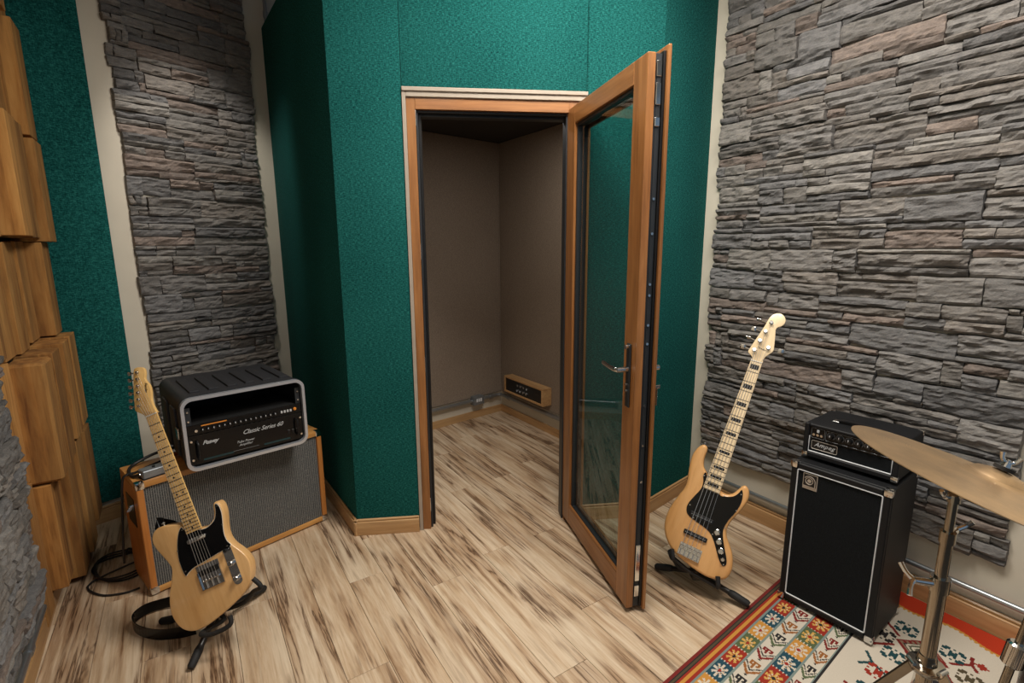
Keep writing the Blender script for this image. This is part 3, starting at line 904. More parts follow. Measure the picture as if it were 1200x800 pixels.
verts = np.stack([Xg, Yg, vz], -1).reshape(-1, 3)
idx = np.arange((na + 1) * (nb + 1)).reshape(na + 1, nb + 1)
quads = np.stack([idx[:-1, :-1], idx[1:, :-1], idx[1:, 1:], idx[:-1, 1:]], -1).reshape(-1, 4)
rm = bpy.data.meshes.new('kilim_rug')
X1, Y0, Y1 = na * CE, b_lo, b_lo + nb * CE
skirt_v = [(0, Y0, .0005), (X1 * ka, Y0 + X1 * kb, .0005), (X1 * ka, Y1 + X1 * kb, .0005), (0, Y1, .0005)]
n0 = len(verts)
cr = [idx[0, 0], idx[-1, 0], idx[-1, -1], idx[0, -1]]
sk = []
edges = [list(idx[:, 0]), list(idx[-1, :]), list(idx[::-1, -1]), list(idx[0, ::-1])]
for k in range(4):
    sk.append([int(q) for q in edges[k]][::-1] + [n0 + k, n0 + (k + 1) % 4])
rm.from_pydata([tuple(v) for v in verts.tolist()] + skirt_v, [], quads.tolist() + sk)
fc = np.ones((len(rm.polygons), 4), dtype=np.float32); fc[:na * nb, :3] = C3.reshape(-1, 3); fc[na * nb:, :3] = dred
at = rm.attributes.new('knot', 'FLOAT_COLOR', 'FACE'); at.data.foreach_set('color', fc.ravel())
# local x = a (towards RN), y = b (along RE): flip faces up
RUGM = Matrix(((RN.x, RE.x, 0, RO.x), (RN.y, RE.y, 0, RO.y), (0, 0, 1, 0), (0, 0, 0, 1)))
rm.materials.append(M_RUG)
rug = obj('kilim_rug', rm, None, M=RUGM)
tag(rug, 'patterned red and cream kilim rug under the bass amp', 'rug')

# ------------------------------------------------------------ bass amp: cabinet and head on it
def corner(parent, x, y, z, sx, sy, sz, s=.03):
    """metal corner cap of three rounded plates"""
    mb = MB().box((min(x, x + sx * s), min(y, y + sy * s), min(z, z + sz * s)), (max(x, x + sx * s), max(y, y + sy * s), max(z, z + sz * s)), s * .28, seg=2)
    return obj('corner_cap', mb, M_CHROME, parent)
AW, AD = .342, .292
AM = frame((1.124, 1.912, .0065), (.6, -.8))
cab = thing('bass_cabinet', 'tall black bass speaker cabinet with white piping on the rug', 'speaker cabinet', AM)
CH = .622
obj('shell', MB().box((0, .014, .012), (AW, AD, CH), .012, seg=3), M_TOLEX, cab)
fr = MB()
for lo, hi in (((.002, 0, .014), (.026, .02, CH - .002)), ((AW - .026, 0, .014), (AW - .002, .02, CH - .002)), ((.026, 0, .014), (AW - .026, .02, .038)), ((.026, 0, CH - .026), (AW - .026, .02, CH - .002))): fr.box(lo, hi, .004)
obj('front_frame', fr, M_TOLEX, cab)
obj('grille', MB().box((.0262, .006, .0382), (AW - .0262, .013, CH - .0262)), M_BGRILLE, cab)
ring = [(x, .003, z) for x, z in rrect(.027, .040, AW - .027, CH - .028, .006, 3)]
obj('piping', MB().tube(ring, .0026, 6, True), M_WHITE, cab, 'white piping')
for x, sx in ((-.003, 1), (AW + .003, -1)):
    for z, sz in ((.009, 1), (CH + .003, -1)):
        corner(cab, x, -.003, z, sx, 1, sz, .028); corner(cab, x, AD + .003, z, sx, -1, sz, .028)
for x in (.04, AW - .04):
    for y in (.05, AD - .05): obj('foot', MB().cyl((x, y, 0), (x, y, .0135), .014), M_RUBBER, cab)
# emblem: square plate with a letter a made of rings
bx, bz, bs = .048, CH - .10, .058
bd = obj('badge', MB().box((bx, .0035, bz), (bx + bs * .92, .006, bz + bs * 1.12), .001), M_BADGE, cab, 'silver square badge')
z_ = bz + .036
obj('badge_field', MB().box((bx + .003, .0026, bz + .0145), (bx + bs * .92 - .003, .0035, bz + bs * 1.12 - .003)), M_BLACK, bd)
def arc(cx, cz, r, a0, a1, y, n=24): return [(cx + r * math.cos(math.radians(a0 + (a1 - a0) * k / n)), y, cz + r * math.sin(math.radians(a0 + (a1 - a0) * k / n))) for k in range(n + 1)]
cx_ = bx + .0245
obj('badge_ring', MB().ribbon(arc(cx_, z_, .0145, -70, 300, .0024, 30), .0045, .0006, (0, 1, 0)), M_BADGE, bd)
em = MB().cyl((cx_, .0028, z_), (cx_, .002, z_), .0075, .0075, 18)
em.tube(arc(cx_, z_, .0130, 0, 360, .0022, 28), .0016, 4)
em.tube(arc(cx_ + .001, z_ - .001, .0205, 0, 150, .0022, 18), .0019, 4)
em.tube([(cx_ + .0215, .0022, z_), (cx_ + .0215, .0022, z_ - .021)], .0019, 4)
em.tube([(cx_ - .02, .0022, z_ - .0245), (cx_ + .023, .0022, z_ - .0245)], .0009, 4)
obj('badge_letter', em, M_BADGE, bd)

HM = AM @ Matrix.Translation((.012, .058, CH + .0035))
HW, HD, HH = .322, .262, .148
hd = thing('bass_amp_head', 'small black bass amp head with knobs on top of the cabinet', 'amplifier', HM)
obj('shell', MB().box((0, .016, .010), (HW, HD, HH), .008, seg=3), M_TOLEX, hd)
fr = MB()
for lo, hi in (((0, 0, .010), (.018, .02, HH)), ((HW - .018, 0, .010), (HW, .02, HH)), ((.018, 0, .010), (HW - .018, .02, .030)), ((.018, 0, HH - .012), (HW - .018, .02, HH))): fr.box(lo, hi, .003)
obj('front_frame', fr, M_TOLEX, hd)
obj('grille', MB().box((.0182, .008, .0302), (HW - .0182, .014, .086)), M_BGRILLE, hd)
cp = obj('control_panel', MB().box((.0182, .006, .0865), (HW - .0182, .014, HH - .0122)), M_GLOSS, hd)
obj('piping', MB().tube([(.021, .004, .096), (.021, .004, .034), (HW - .021, .004, .034), (HW - .021, .004, .096)], .0022, 6), M_WHITE, hd, 'white piping')
def outline_rect(parent, x0, z0, x1, z1, y, m, r=.0007, name='printed_line'):
    pts = [(x, y, z) for x, z in rrect(x0, z0, x1, z1, .004, 3)]
    return obj(name, MB().tube(pts, r, 4, True), m, parent)
outline_rect(cp, .026, .092, .074, HH - .016, .005, M_GREY)
outline_rect(cp, .078, .092, HW - .03, HH - .016, .005, M_GREY)
for x in (.036, .05, .064): obj('jack', MB().cyl((x, .006, .106), (x, .001, .106), .0058, .005, 10), M_CHROME, cp)
obj('switch', MB().box((.046, .001, .116), (.055, .006, .127), .001), M_WTEXT, cp)
for k in range(6):
    x = .096 + k * .032
    kb = obj('knob', MB().lathe([(0, .0115), (.7, .010), (1, .0085)], (x, .006, .114), (x, -.008, .114), 14), M_KNOB, hd)
    obj('pointer', MB().box((x - .0008, -.0088, .114), (x + .0008, -.0078, .122)), M_WHITE, kb)
    obj('dial_ring', MB().tube(arc(x, .114, .0138, -50, 230, .0055, 14), .0006, 4), M_GREY, cp)
outline_rect(hd, .030, .046, .122, .080, .0065, M_BADGE, .0012, 'logo_border')
obj('logo_plate', MB().box((.030, .0068, .046), (.122, .0078, .080)), M_BLACK, hd)
lettering(hd, 'Ampeg', .0245, (.040, .0062, .058), M_WTEXT, .4, bold=.0002, space=1.05)
strap = MB().ribbon(smooth_open([(.075, .10, HH + .003), (.10, .10, HH + .010), (.16, .10, HH + .012), (.225, .10, HH + .010), (.25, .10, HH + .003)], 4), .026, .005, (0, 1, 0))
obj('carry_strap', strap, M_BLACK, hd)
for x in (.066, .235): obj('strap_bracket', MB().box((x, .084, HH), (x + .026, .116, HH + .007), .003), M_CHROME, hd)
for x, sx in ((-.002, 1), (HW + .002, -1)):
    corner(hd, x, -.002, .008, sx, 1, 1, .022); corner(hd, x, HD + .002, HH + .002, sx, -1, -1, .02)
for x in (.04, HW - .04):
    for y in (.05, HD - .04): obj('foot', MB().cyl((x, y, -.003), (x, y, .0115), .012), M_RUBBER, hd)

# ------------------------------------------------------------ guitar amp cabinet, left
GM = frame((-1.563, 1.946, 0), (.653, .757))
GW, GD, GH = .823, .255, .522
ga = thing('guitar_cabinet', 'wide pine guitar cabinet with ribbed grey grille cloth behind the guitar', 'speaker cabinet', GM)
obj('top_board', MB().box((0, 0, GH - .026), (GW, GD, GH), .006, seg=2), M_CAB, ga)
obj('bottom_board', MB().box((0, 0, .008), (GW, GD, .030), .006, seg=2), M_CAB, ga)
for x in (0, GW - .026): obj('side_board', MB().box((x, .0005, .0302), (x + .026, GD - .0005, GH - .0262), .003), M_CABV, ga)
obj('grille', MB().box((.0262, .012, .0302), (GW - .0262, .018, GH - .0262)), M_GRILLE, ga)
obj('back_board', MB().box((.0262, GD - .02, .0302), (GW - .0262, GD - .005, GH - .0262)), M_PIT, ga)
cs = MB().box((-.002, .07, .30), (-.0002, .19, .43), .0005)
obj('socket_plate', cs, M_BLACK, ga, 'black socket plate on the side')
for k in range(5): obj('switch', MB().cyl((-.002, .082 + k * .018, .40 - k * .012), (-.014, .082 + k * .018, .40 - k * .012), .006, .005, 8), M_CHROME, ga)
for x, sx in ((-.002, 1), (GW + .002, -1)):
    for z, sz in ((GH + .002, -1), (.006, 1)): corner(ga, x, -.002, z, sx, 1, sz, .034)
for x in (.06, GW - .06):
    for y in (.05, GD - .05): obj('foot', MB().cyl((x, y, 0), (x, y, .0095), .014), M_RUBBER, ga)

# ------------------------------------------------------------ rack case with tube amp
KM = frame((-1.39, 2.026, GH + .0005), (.727, .686))
KW, KD, KH = .513, .47, .335
rk = thing('rack_case', 'black moulded rack case with aluminium rim on the pine cabinet', 'rack case', KM)
sec = rrect(0, .012, KW, KH, .045, 5)
def sweep_shell(y0, y1, rim, inner_off, m, name):
    """hollow tube of the rounded section between y0 and y1"""
    outer = sec; cx, cz = KW / 2, KH / 2
    inn = rrect(inner_off, .012 + inner_off, KW - inner_off, KH - inner_off, max(.006, .045 - inner_off), 5)
    n = len(outer); vs = [(x, y0, z) for x, z in outer] + [(x, y1, z) for x, z in outer] + [(x, y0, z) for x, z in inn] + [(x, y1, z) for x, z in inn]
    fs = []
    for i in range(n):
        j = (i + 1) % n
        fs += [(i, j, n + j, n + i), (2 * n + j, 2 * n + i, 3 * n + i, 3 * n + j), (j, i, 2 * n + i, 2 * n + j), (n + i, n + j, 3 * n + j, 3 * n + i)]
    return obj(name, MB().add(vs, fs, True), m, rk)
sweep_shell(.028, KD, .01, .014, M_ROTO, 'shell')
obj('back_lid', MB().prism([(x, z) for x, z in rrect(.002, .014, KW - .002, KH - .002, .043, 5)], 0, .02).mesh('back_lid'), M_ROTO, rk, M=Matrix.Translation((0, KD + .02, 0)) @ RX)
sec = rrect(-.0015, .0105, KW + .0015, KH + .0015, .042, 5)
sweep_shell(-.006, .016, .01, .0115, M_ALU, 'rim')
sec = rrect(-.004, .008, KW + .004, KH + .004, .046, 5)
sweep_shell(.0165, .0275, .01, .0125, M_DARKALU, 'rim_gasket')
# raised ribs on the lid
for k in range(6):
    x = .055 + k * .076
    obj('rib', MB().box((x, .09, KH - .001), (x + .040, KD - .10, KH + .009), .005, seg=2), M_ROTO, rk)
for k in range(2): obj('side_rib', MB().box((-.010, .10 + k * .17, .06), (.001, .20 + k * .17, KH - .06), .005, seg=2), M_ROTO, rk)
obj('latch', MB().box((-.014, .05, .15), (.001, .085, .20), .003), M_CHROME, rk)
for x in (.05, KW - .05):
    for y in (.10, KD - .10): obj('foot', MB().cyl((x, y, 0), (x, y, .013), .016), M_RUBBER, rk)
for x in (.0145, KW - .0145 - .022):
    rl = obj('rack_rail', MB().box((x, .02, .045), (x + .022, .024, KH - .045)), M_DARKALU, rk)
    for k in range(6): obj('rack_screw', MB().cyl((x + .011, .02, .062 + k * .042), (x + .011, .015, .062 + k * .042), .005, .004, 8), M_CHROME, rl)
# amplifier in the rack
pa = thing('rack_amplifier', 'black tube power amplifier in the lower bay of the rack case', 'amplifier', KM @ Matrix.Translation((.0145, .012, .034)))
PWd = KW - .029
obj('chassis', MB().box((.02, .009, .004), (PWd - .02, .36, .126)), M_PIT, pa)
obj('face_plate', MB().box((.001, 0, .0), (PWd - .001, .0075, .132), .001), M_GLOSS, pa)
lettering(pa, 'Peavey', .025, (.052, -.0008, .084), M_WTEXT, .45, space=.85, bold=.0004)
lettering(pa, 'Classic Series 60', .029, (.212, -.0008, .088), M_WTEXT, .45, space=.92)
lettering(pa, 'Tube Power', .015, (PWd / 2 - .02, -.0008, .052), M_WTEXT, .4, align='CENTER')
lettering(pa, 'Amplifier', .015, (PWd / 2 - .02, -.0008, .037), M_WTEXT, .4, align='CENTER')
obj('printed_line', MB().box((PWd / 2 - .075, -.0006, .0185), (PWd / 2 + .035, .0, .0200)), M_GREY, pa)
for x in (.05, .30): obj('vent_slot', MB().box((x, -.0006, .012), (x + .12, .001, .020)), plain('teal_slot', s2l(16, 52, 56), .4), pa)
for k in range(3): obj('switch', MB().box((PWd - .075 + k * .02, -.004, .038), (PWd - .063 + k * .02, .001, .058), .001), M_BLACK, pa)
for x in (.032, PWd - .032):
    obj('pull_handle', MB().tube(smooth_open([(x, 0, .028), (x, -.02, .034), (x, -.024, .066), (x, -.02, .098), (x, 0, .104)], 4), .0045, 8), M_BLACK, pa)
for x in (.011, PWd - .011):
    for z in (.024, .108): obj('rack_screw', MB().cyl((x, 0, z), (x, -.005, z), .006, .005, 8), M_CHROME, pa)
pr = thing('rack_preamp', 'slim black preamp with a row of knobs above the power amplifier', 'amplifier', KM @ Matrix.Translation((.0145, .012, .168)))
obj('chassis', MB().box((.02, .009, .002), (PWd - .02, .26, .042)), M_PIT, pr)
obj('face_plate', MB().box((.001, 0, .0), (PWd - .001, .0075, .044), .001), M_GLOSS, pr)
obj('legend_strip', MB().box((.055, -.0008, .034), (.155, .0, .0385)), M_OTEXT, pr, 'orange legend strip')
for k in range(15):
    x = .058 + k * .0215
    obj('knob', MB().lathe([(0, .0075), (.8, .0065), (1, .005)], (x, 0, .017), (x, -.010, .017), 10), M_KNOB, pr)
    obj('pointer', MB().box((x - .0012, -.0112, .018), (x + .0012, -.0098, .024)), M_WHITE, pr)
obj('input_jack', MB().cyl((.034, 0, .018), (.034, -.005, .018), .007, .006, 10), M_CHROME, pr)
for k in range(4): obj('switch', MB().box((PWd - .098 + k * .014, -.003, .013), (PWd - .089 + k * .014, .001, .025), .001), M_WTEXT, pr)
obj('pilot_lamp', MB().cyl((PWd - .032, 0, .022), (PWd - .032, -.006, .022), .008, .006, 10), M_OTEXT, pr)

# small grey box and cables on the cabinet
dm = GM @ Matrix.Translation((.072, .048, GH + .0005)) @ Matrix.Rotation(.10, 4, 'Z')
di = thing('direct_box', 'small grey metal direct box on the cabinet top left', 'direct box', dm)
obj('case', MB().box((-.04, -.028, .002), (.07, .028, .036), .003), M_GREY, di)
obj('base_plate', MB().box((-.042, -.031, 0), (.072, .031, .002)), M_DARKALU, di)
obj('switch', MB().cyl((.01, 0, .036), (.01, 0, .042), .006), M_BLACK, di)
obj('jack', MB().cyl((-.04, 0, .019), (-.046, 0, .019), .008), M_CHROME, di)
def wm(M, *q): return M @ Vector(q)
zt = GH + .008
c1 = [wm(GM, .24, .20, zt + .04), wm(GM, .13, .215, zt + .028), wm(GM, .04, .20, zt + .006), wm(GM, .012, .14, zt), wm(GM, .012, .08, zt), wm(GM, .03, .052, zt + .010)]
tag(obj('patch_cable', MB().tube(smooth_open(c1), .0065, 8), M_CABLE), 'thick black cable looped on the pine cabinet beside the direct box', 'cable')
c2 = [wm(GM, .19, .185, zt + .006), wm(GM, .08, .15, zt - .001), wm(GM, .03, .12, zt - .001), wm(GM, -.004, .115, zt), wm(GM, -.02, .12, zt - .03), wm(GM, -.035, .13, .35), wm(GM, -.05, .16, .12), Vector((-1.93, 2.30, .006))]
coil = []
for k in range(46):
    a = 2 * PI * k / 15 + .6; r = 1.0 + .10 * math.sin(k * 1.3)
    coil.append(Vector((-1.835 + .15 * r * math.cos(a) * .9, 2.165 + .115 * r * math.sin(a), .006 + .0042 * (k // 15) * 2)))
tail = [Vector((-1.90, 2.04, .006)), Vector((-1.80, 1.955, .006)), Vector((-1.70, 1.965, .006)), Vector((-1.655, 2.00, .006))]
tag(obj('instrument_cable', MB().tube(smooth_open(c2 + coil + tail, 4), .0045, 6), M_CABLE), 'thin black cable hanging from the cabinet into a coil on the floor', 'cable')
obj('plug', MB().cyl(wm(GM, .19, .185, zt + .008), wm(GM, .235, .195, zt + .010), .009, .007, 10), M_BRASS, bpy.data.objects['patch_cable'], 'orange plug')

# ------------------------------------------------------------ electric guitar
def pose(Rr, T): return Matrix((( *Rr[0], T[0]), (*Rr[1], T[1]), (*Rr[2], T[2]), (0, 0, 0, 1)))
TM = pose([[0.9203, -0.3879, 0.0511], [0.155, 0.2414, -0.958], [0.3593, 0.8895, 0.2822]], (-1.1142, 1.6688, .2859))
gt = thing('electric_guitar', 'natural blond single-cutaway electric guitar with black pickguard on a stand', 'guitar', TM)
tb = [(-.027, .196), (-.036, .215), (-.049, .229), (-.082, .241), (-.107, .247), (-.129, .244), (-.146, .230), (-.154, .209), (-.152, .186), (-.142, .156), (-.131, .127), (-.124, .104), (-.123, .088), (-.131, .065), (-.145, .036), (-.159, .008), (-.170, -.022), (-.176, -.054), (-.175, -.082), (-.168, -.108), (-.155, -.130), (-.136, -.145), (-.112, -.153), (-.080, -.153), (-.045, -.146), (-.006, -.135), (.03, -.122), (.066, -.108), (.096, -.092), (.118, -.071), (.132, -.046), (.140, -.021), (.142, .003), (.135, .031), (.121, .058), (.107, .080), (.099, .104), (.098, .130), (.104, .159), (.111, .184), (.117, .211), (.116, .238), (.107, .252), (.095, .250), (.089, .236), (.085, .216), (.076, .198), (.058, .185), (.040, .180), (.027, .184)]
obj('body', MB().prism(smooth_closed(tb, 3), -.053, -.008, .0045, 3), M_ASH, gt)
tg = [(-.027, .200), (-.041, .216), (-.059, .196), (-.075, .160), (-.085, .122), (-.088, .088), (-.084, .045), (-.066, .052), (-.044, .060), (.0, .066), (.052, .073), (.102, .080), (.096, .104), (.095, .130), (.101, .159), (.108, .184), (.113, .211), (.112, .235), (.105, .246), (.098, .243), (.093, .220), (.081, .196), (.058, .182), (.028, .179)]
def shrink(pts, k):
    n = len(pts); out = []
    ar = sum(pts[i][0] * pts[(i + 1) % n][1] - pts[(i + 1) % n][0] * pts[i][1] for i in range(n))
    sg = 1 if ar > 0 else -1
    for i in range(n):
        t = (Vector(pts[(i + 1) % n]) - Vector(pts[i - 1])).normalized()
        out.append((pts[i][0] - t.y * k * sg, pts[i][1] + t.x * k * sg))
    return out
sg_ = smooth_closed(tg, 3)
pg = obj('pickguard', MB().prism(shrink(sg_, .0016), -.0078, -.0055), M_GLOSS, gt, 'black pickguard')
obj('pickguard_edge', MB().prism(sg_, -.0079, -.0066), M_PICKW, pg, 'white pickguard edge')
for x, y in ((-.078, .06), (-.08, .14), (.09, .085), (.10, .165), (.106, .236), (-.04, .205)): obj('screw', MB().cyl((x, y, -.0056), (x, y, -.0048), .003, .0025, 8), M_CHROME, pg)
def neck(parent, yb, yn, wb, wn, m, zt=-.002, th=.021):
    mb = MB(); vs = []; fs = []
    prof = [(-.5, 0), (-.5, -.28), (-.40, -.62), (-.22, -.9), (0, -1), (.22, -.9), (.40, -.62), (.5, -.28), (.5, 0)]
    n = len(prof)
    for y, wd in ((yb, wb), (yn, wn)):
        for px, pz in prof: vs.append((px * wd, y, zt + pz * th))
    for i in range(n - 1): fs.append((i, n + i, n + i + 1, i + 1))
    fs += [tuple(range(n)), tuple(reversed(range(n, 2 * n))), (n - 1, 2 * n - 1, n, 0)]
    mb.add(vs, [tuple(reversed(f)) for f in fs], False)
    return obj('neck', mb, m, parent)
S_ = .648
neck(gt, .1835, .652, .057, .042, M_MAPLE)
fw = lambda y, yb, yn, wb, wn: wb + (wn - wb) * (y - yb) / (yn - yb)
for n_ in range(1, 22):
    y = S_ * 2 ** (-n_ / 12); wd = fw(y, .1835, .652, .057, .042)
    obj('fret', MB().box((-wd / 2, y - .0012, -.0022), (wd / 2, y + .0012, -.0008)), M_FRET, gt)
def dot(x, y): obj('inlay_dot', MB().cyl((x, y, -.0022), (x, y, -.0012), .0036, .0036, 10), M_INLAY, gt)
for n_ in (3, 5, 7, 9, 15, 17, 19, 21): dot(0, S_ * (2 ** (-(n_ - .5) / 12)))
for x in (-.012, .012): dot(x, S_ * 2 ** (-11.5 / 12))
obj('nut', MB().box((-.021, .648, -.003), (.021, .652, .001)), M_PICKW, gt)
th = [(-.021, .650), (-.027, .660), (-.038, .673), (-.049, .684), (-.050, .694), (-.045, .715), (-.037, .745), (-.027, .778), (-.017, .808), (-.007, .834), (.0, .841), (.014, .840), (.027, .833), (.031, .821), (.027, .804), (.021, .790), (.023, .777), (.028, .763), (.028, .746), (.025, .731), (.020, .714), (.016, .693), (.017, .671), (.020, .655), (.021, .650)]
hs = obj('headstock', MB().prism(smooth_closed(th, 2), -.020, -.006, .002, 2), M_MAPLE, gt)
lettering(hs, 'Fender', .013, (.0165, .775, -.0055), M_INLAY, .4, rot=(0, 0, math.radians(-106)))
for i, (x, y) in enumerate(((.006, .822), (-.001, .797), (-.008, .772), (-.0155, .748), (-.0225, .723), (-.0295, .699))):
    tn = obj('tuner', MB().lathe([(0, .0052), (.3, .0052), (.35, .0036), (.8, .0032), (1, .0038)], (x, y, -.006), (x, y, .006), 12), M_CHROME, gt)
    dx, dy = -.96, .26
    b0 = Vector((x + dx * .012, y + dy * .012, -.020)); b1 = Vector((x + dx * .034, y + dy * .034, -.020)); b2 = Vector((x + dx * .047, y + dy * .047, -.020))
    mb = MB().cyl(b0, b1, .0028, .0028, 8)
    mb.lathe([(0, .003), (.25, .0075), (.75, .0075), (1, .003)], b1, b2, 10)
    obj('tuner_button', mb, M_CHROME, tn)
bp = obj('bridge_plate', MB().box((-.042, -.030, -.0079), (.042, .058, -.0062), .0004), M_CHROME, gt)
rim = MB()
for lo, hi in (((-.042, -.030, -.0062), (-.0395, .035, -.001)), ((.0395, -.030, -.0062), (.042, .035, -.001)), ((-.0395, -.030, -.0062), (.0395, -.0278, -.001))): rim.box(lo, hi)
obj('bridge_rim', rim, M_CHROME, bp)
obj('bridge_pickup', MB().box((-.036, .020, -.0062), (.036, .040, -.002), .004, seg=2), M_BLACK, bp)
for x in (-.021, 0, .021): obj('saddle', MB().cyl((x - .0095, .0, -.003), (x + .0095, .0, -.003), .0035, .0035, 10), M_CHROME, bp)
for k in range(3): obj('saddle_screw', MB().cyl((-.021 + k * .021, -.0275, -.003), (-.021 + k * .021, -.004, -.003), .0014, .0014, 6), M_STRING, bp)
obj('neck_pickup', MB().prism(rrect(-.037, .1465, .034, .1625, .0078, 5), -.0055, .0, .002, 2), M_CHROME, gt)
cpl = obj('control_plate', MB().prism(rrect(.068, -.060, .100, .086, .014, 5), -.0079, -.0062), M_CHROME, gt)
for y in (.022, -.036): obj('knob', MB().lathe([(0, .0105), (.15, .0105), (.2, .0095), (.9, .0095), (1, .008)], (.084, y, -.0062), (.084, y, .0105), 18), M_CHROME, cpl)
obj('switch_tip', MB().lathe([(0, .004), (.5, .0045), (.7, .0075), (1, .005)], (.084, .070, -.0062), (.084, .074, .012), 12), M_BLACK, cpl)
obj('strap_button', MB().lathe([(0, .004), (.6, .004), (.7, .0075), (1, .0075)], (-.107, .246, -.03), (-.109, .258, -.03), 10), M_CHROME, gt)
for k in range(6):
    xb = -.0265 + k * .0106; xn = -.0175 + k * .007
    px, py = ((-.0295, .699), (-.0225, .723), (-.0155, .748), (-.008, .772), (-.001, .797), (.006, .822))[k]
    obj('string', MB().tube([(xb, 0, .0012), (xn, .650, .0018), (px, py, .001)], .00055 if k > 2 else .0008, 5), M_STRING, gt)

# stand under the guitar
ts = thing('guitar_stand', 'low folding black stand under the blond guitar', 'stand', Matrix.Translation((-1.2, 1.76, 0)))
def W(p): return Vector(p) - Vector((-1.2, 1.76, 0))
def gp(M, *q): return (M @ Vector(q))
hub = Vector((-1.155, 1.735, .092))
obj('hub', MB().box(W(hub) - Vector((.022, .022, .03)), W(hub) + Vector((.022, .022, .022)), .006, seg=2), M_BLACK, ts)
for foot in ((-1.150, 1.552, .014), (-1.092, 1.985, .014), (-1.415, 1.785, .014)):
    f = Vector(foot); d = (hub - f).normalized()
    lg = obj('leg', MB().tube([W(hub), W(f + d * .05)], .0115, 10), M_BLACK, ts)
    obj('rubber_foot', MB().lathe([(0, .010), (.1, .014), (.8, .0155), (1, .0125)], W(f), W(f + d * .075), 12), M_RUBBER, lg)
arm1 = [hub, gp(TM, -.05, -.168, -.075), gp(TM, -.094, -.170, -.045), gp(TM, -.094, -.168, .006), gp(TM, -.048, -.182, .016), gp(TM, .016, -.178, .016), gp(TM, .026, -.148, .014)]
obj('support_arm', MB().tube([W(p) for p in smooth_open(arm1, 5)], .0085, 10), M_RUBBER, ts)
arm2 = [hub, gp(TM, .03, -.142, -.075), gp(TM, .095, -.115, -.05), gp(TM, .150, -.104, .004), gp(TM, .160, -.092, .012), gp(TM, .146, -.060, .014)]
obj('support_arm', MB().tube([W(p) for p in smooth_open(arm2, 5)], .0085, 10), M_RUBBER, ts)

# black strap hanging from the upper strap button down into a loop on the floor
sp = [gp(TM, -.109, .255, -.035), gp(TM, -.135, .262, -.045), gp(TM, -.10, .215, -.075), gp(TM, -.13, .12, -.085), gp(TM, -.16, .02, -.09), Vector((-1.345, 1.86, .06)), Vector((-1.43, 1.875, .033)), Vector((-1.505, 1.835, .030)), Vector((-1.515, 1.775, .030)), Vector((-1.46, 1.722, .030)), Vector((-1.37, 1.695, .030)), Vector((-1.285, 1.700, .032)), Vector((-1.23, 1.715, .036))]
tag(obj('guitar_strap', MB().ribbon(smooth_open(sp, 6), .045, .003), M_GLOSS), 'glossy black strap looped on the floor behind the blond guitar', 'strap')

# ------------------------------------------------------------ bass guitar
BM = pose([[0.8346, 0.3658, -0.4119], [-0.5111, 0.2352, -0.8267], [-0.2055, 0.9005, 0.3832]], (.7502, 1.9462, .2026))
bs_ = thing('bass_guitar', 'natural five-string bass guitar with black pickguard and block inlays', 'bass guitar', BM)
bb_ = [(-.030, .305), (-.036, .330), (-.048, .343), (-.060, .357), (-.068, .388), (-.068, .425), (-.074, .441), (-.090, .445), (-.107, .427), (-.118, .395), (-.119, .359), (-.112, .310), (-.104, .267), (-.105, .235), (-.117, .198), (-.131, .147), (-.137, .100), (-.133, .058), (-.118, .020), (-.093, -.011), (-.065, -.032), (-.026, -.047), (.019, -.059), (.061, -.066), (.102, -.067), (.138, -.057), (.163, -.037), (.171, -.003), (.165, .035), (.151, .068), (.132, .094), (.114, .118), (.105, .147), (.109, .180), (.125, .224), (.139, .264), (.144, .300), (.137, .330), (.122, .345), (.108, .341), (.098, .322), (.085, .299), (.069, .285), (.050, .281), (.033, .287)]
obj('body', MB().prism(smooth_closed(bb_, 3), -.052, -.010, .013, 4), M_ASH2, bs_)
bg_ = [(-.032, .318), (-.040, .334), (-.047, .332), (-.049, .317), (-.041, .295), (-.040, .262), (-.057, .217), (-.069, .180), (-.066, .152), (-.050, .135), (-.018, .126), (.025, .116), (.053, .103), (.078, .075), (.102, .038), (.122, .012), (.137, .004), (.145, .016), (.139, .038), (.121, .071), (.104, .105), (.093, .141), (.100, .187), (.115, .228), (.123, .274), (.118, .310), (.109, .324), (.101, .304), (.086, .284), (.058, .271), (.033, .271)]
bpg = obj('pickguard', MB().prism(smooth_closed(bg_, 3), -.0103, -.0075), M_GLOSS, bs_, 'black pickguard')
for x, y in ((-.046, .32), (-.06, .18), (-.03, .135), (.09, .09), (.098, .150), (.115, .235), (.113, .305), (.055, .272), (.136, .010), (.06, .105)): obj('screw', MB().cyl((x, y, -.0076), (x, y, -.0066), .003, .0026, 8), M_CHROME, bpg)
SB_ = .864
neck(bs_, .270, .868, .068, .0455, M_MAPLE2, -.002, .023)
for n_ in range(1, 21):
    y = SB_ * 2 ** (-n_ / 12); wd = fw(y, .270, .868, .068, .0455)
    obj('fret', MB().box((-wd / 2, y - .0011, -.0022), (wd / 2, y + .0011, -.0009)), M_FRET, bs_)
for n_ in (1, 3, 5, 7, 9, 12, 15, 17, 19):
    y = SB_ * 2 ** (-(n_ - .5) / 12); wd = fw(y, .270, .868, .068, .0455) * .70
    gap = SB_ * (2 ** (-(n_ - 1) / 12) - 2 ** (-n_ / 12)); hh = max(.0055, gap * .22)
    obj('block_inlay', MB().box((-wd / 2, y - hh, -.0022), (wd / 2, y + hh, -.0013), .0003), M_INLAY, bs_, 'black block inlay')
obj('nut', MB().box((-.0228, .864, -.003), (.0228, .868, .001)), M_PICKW, bs_)
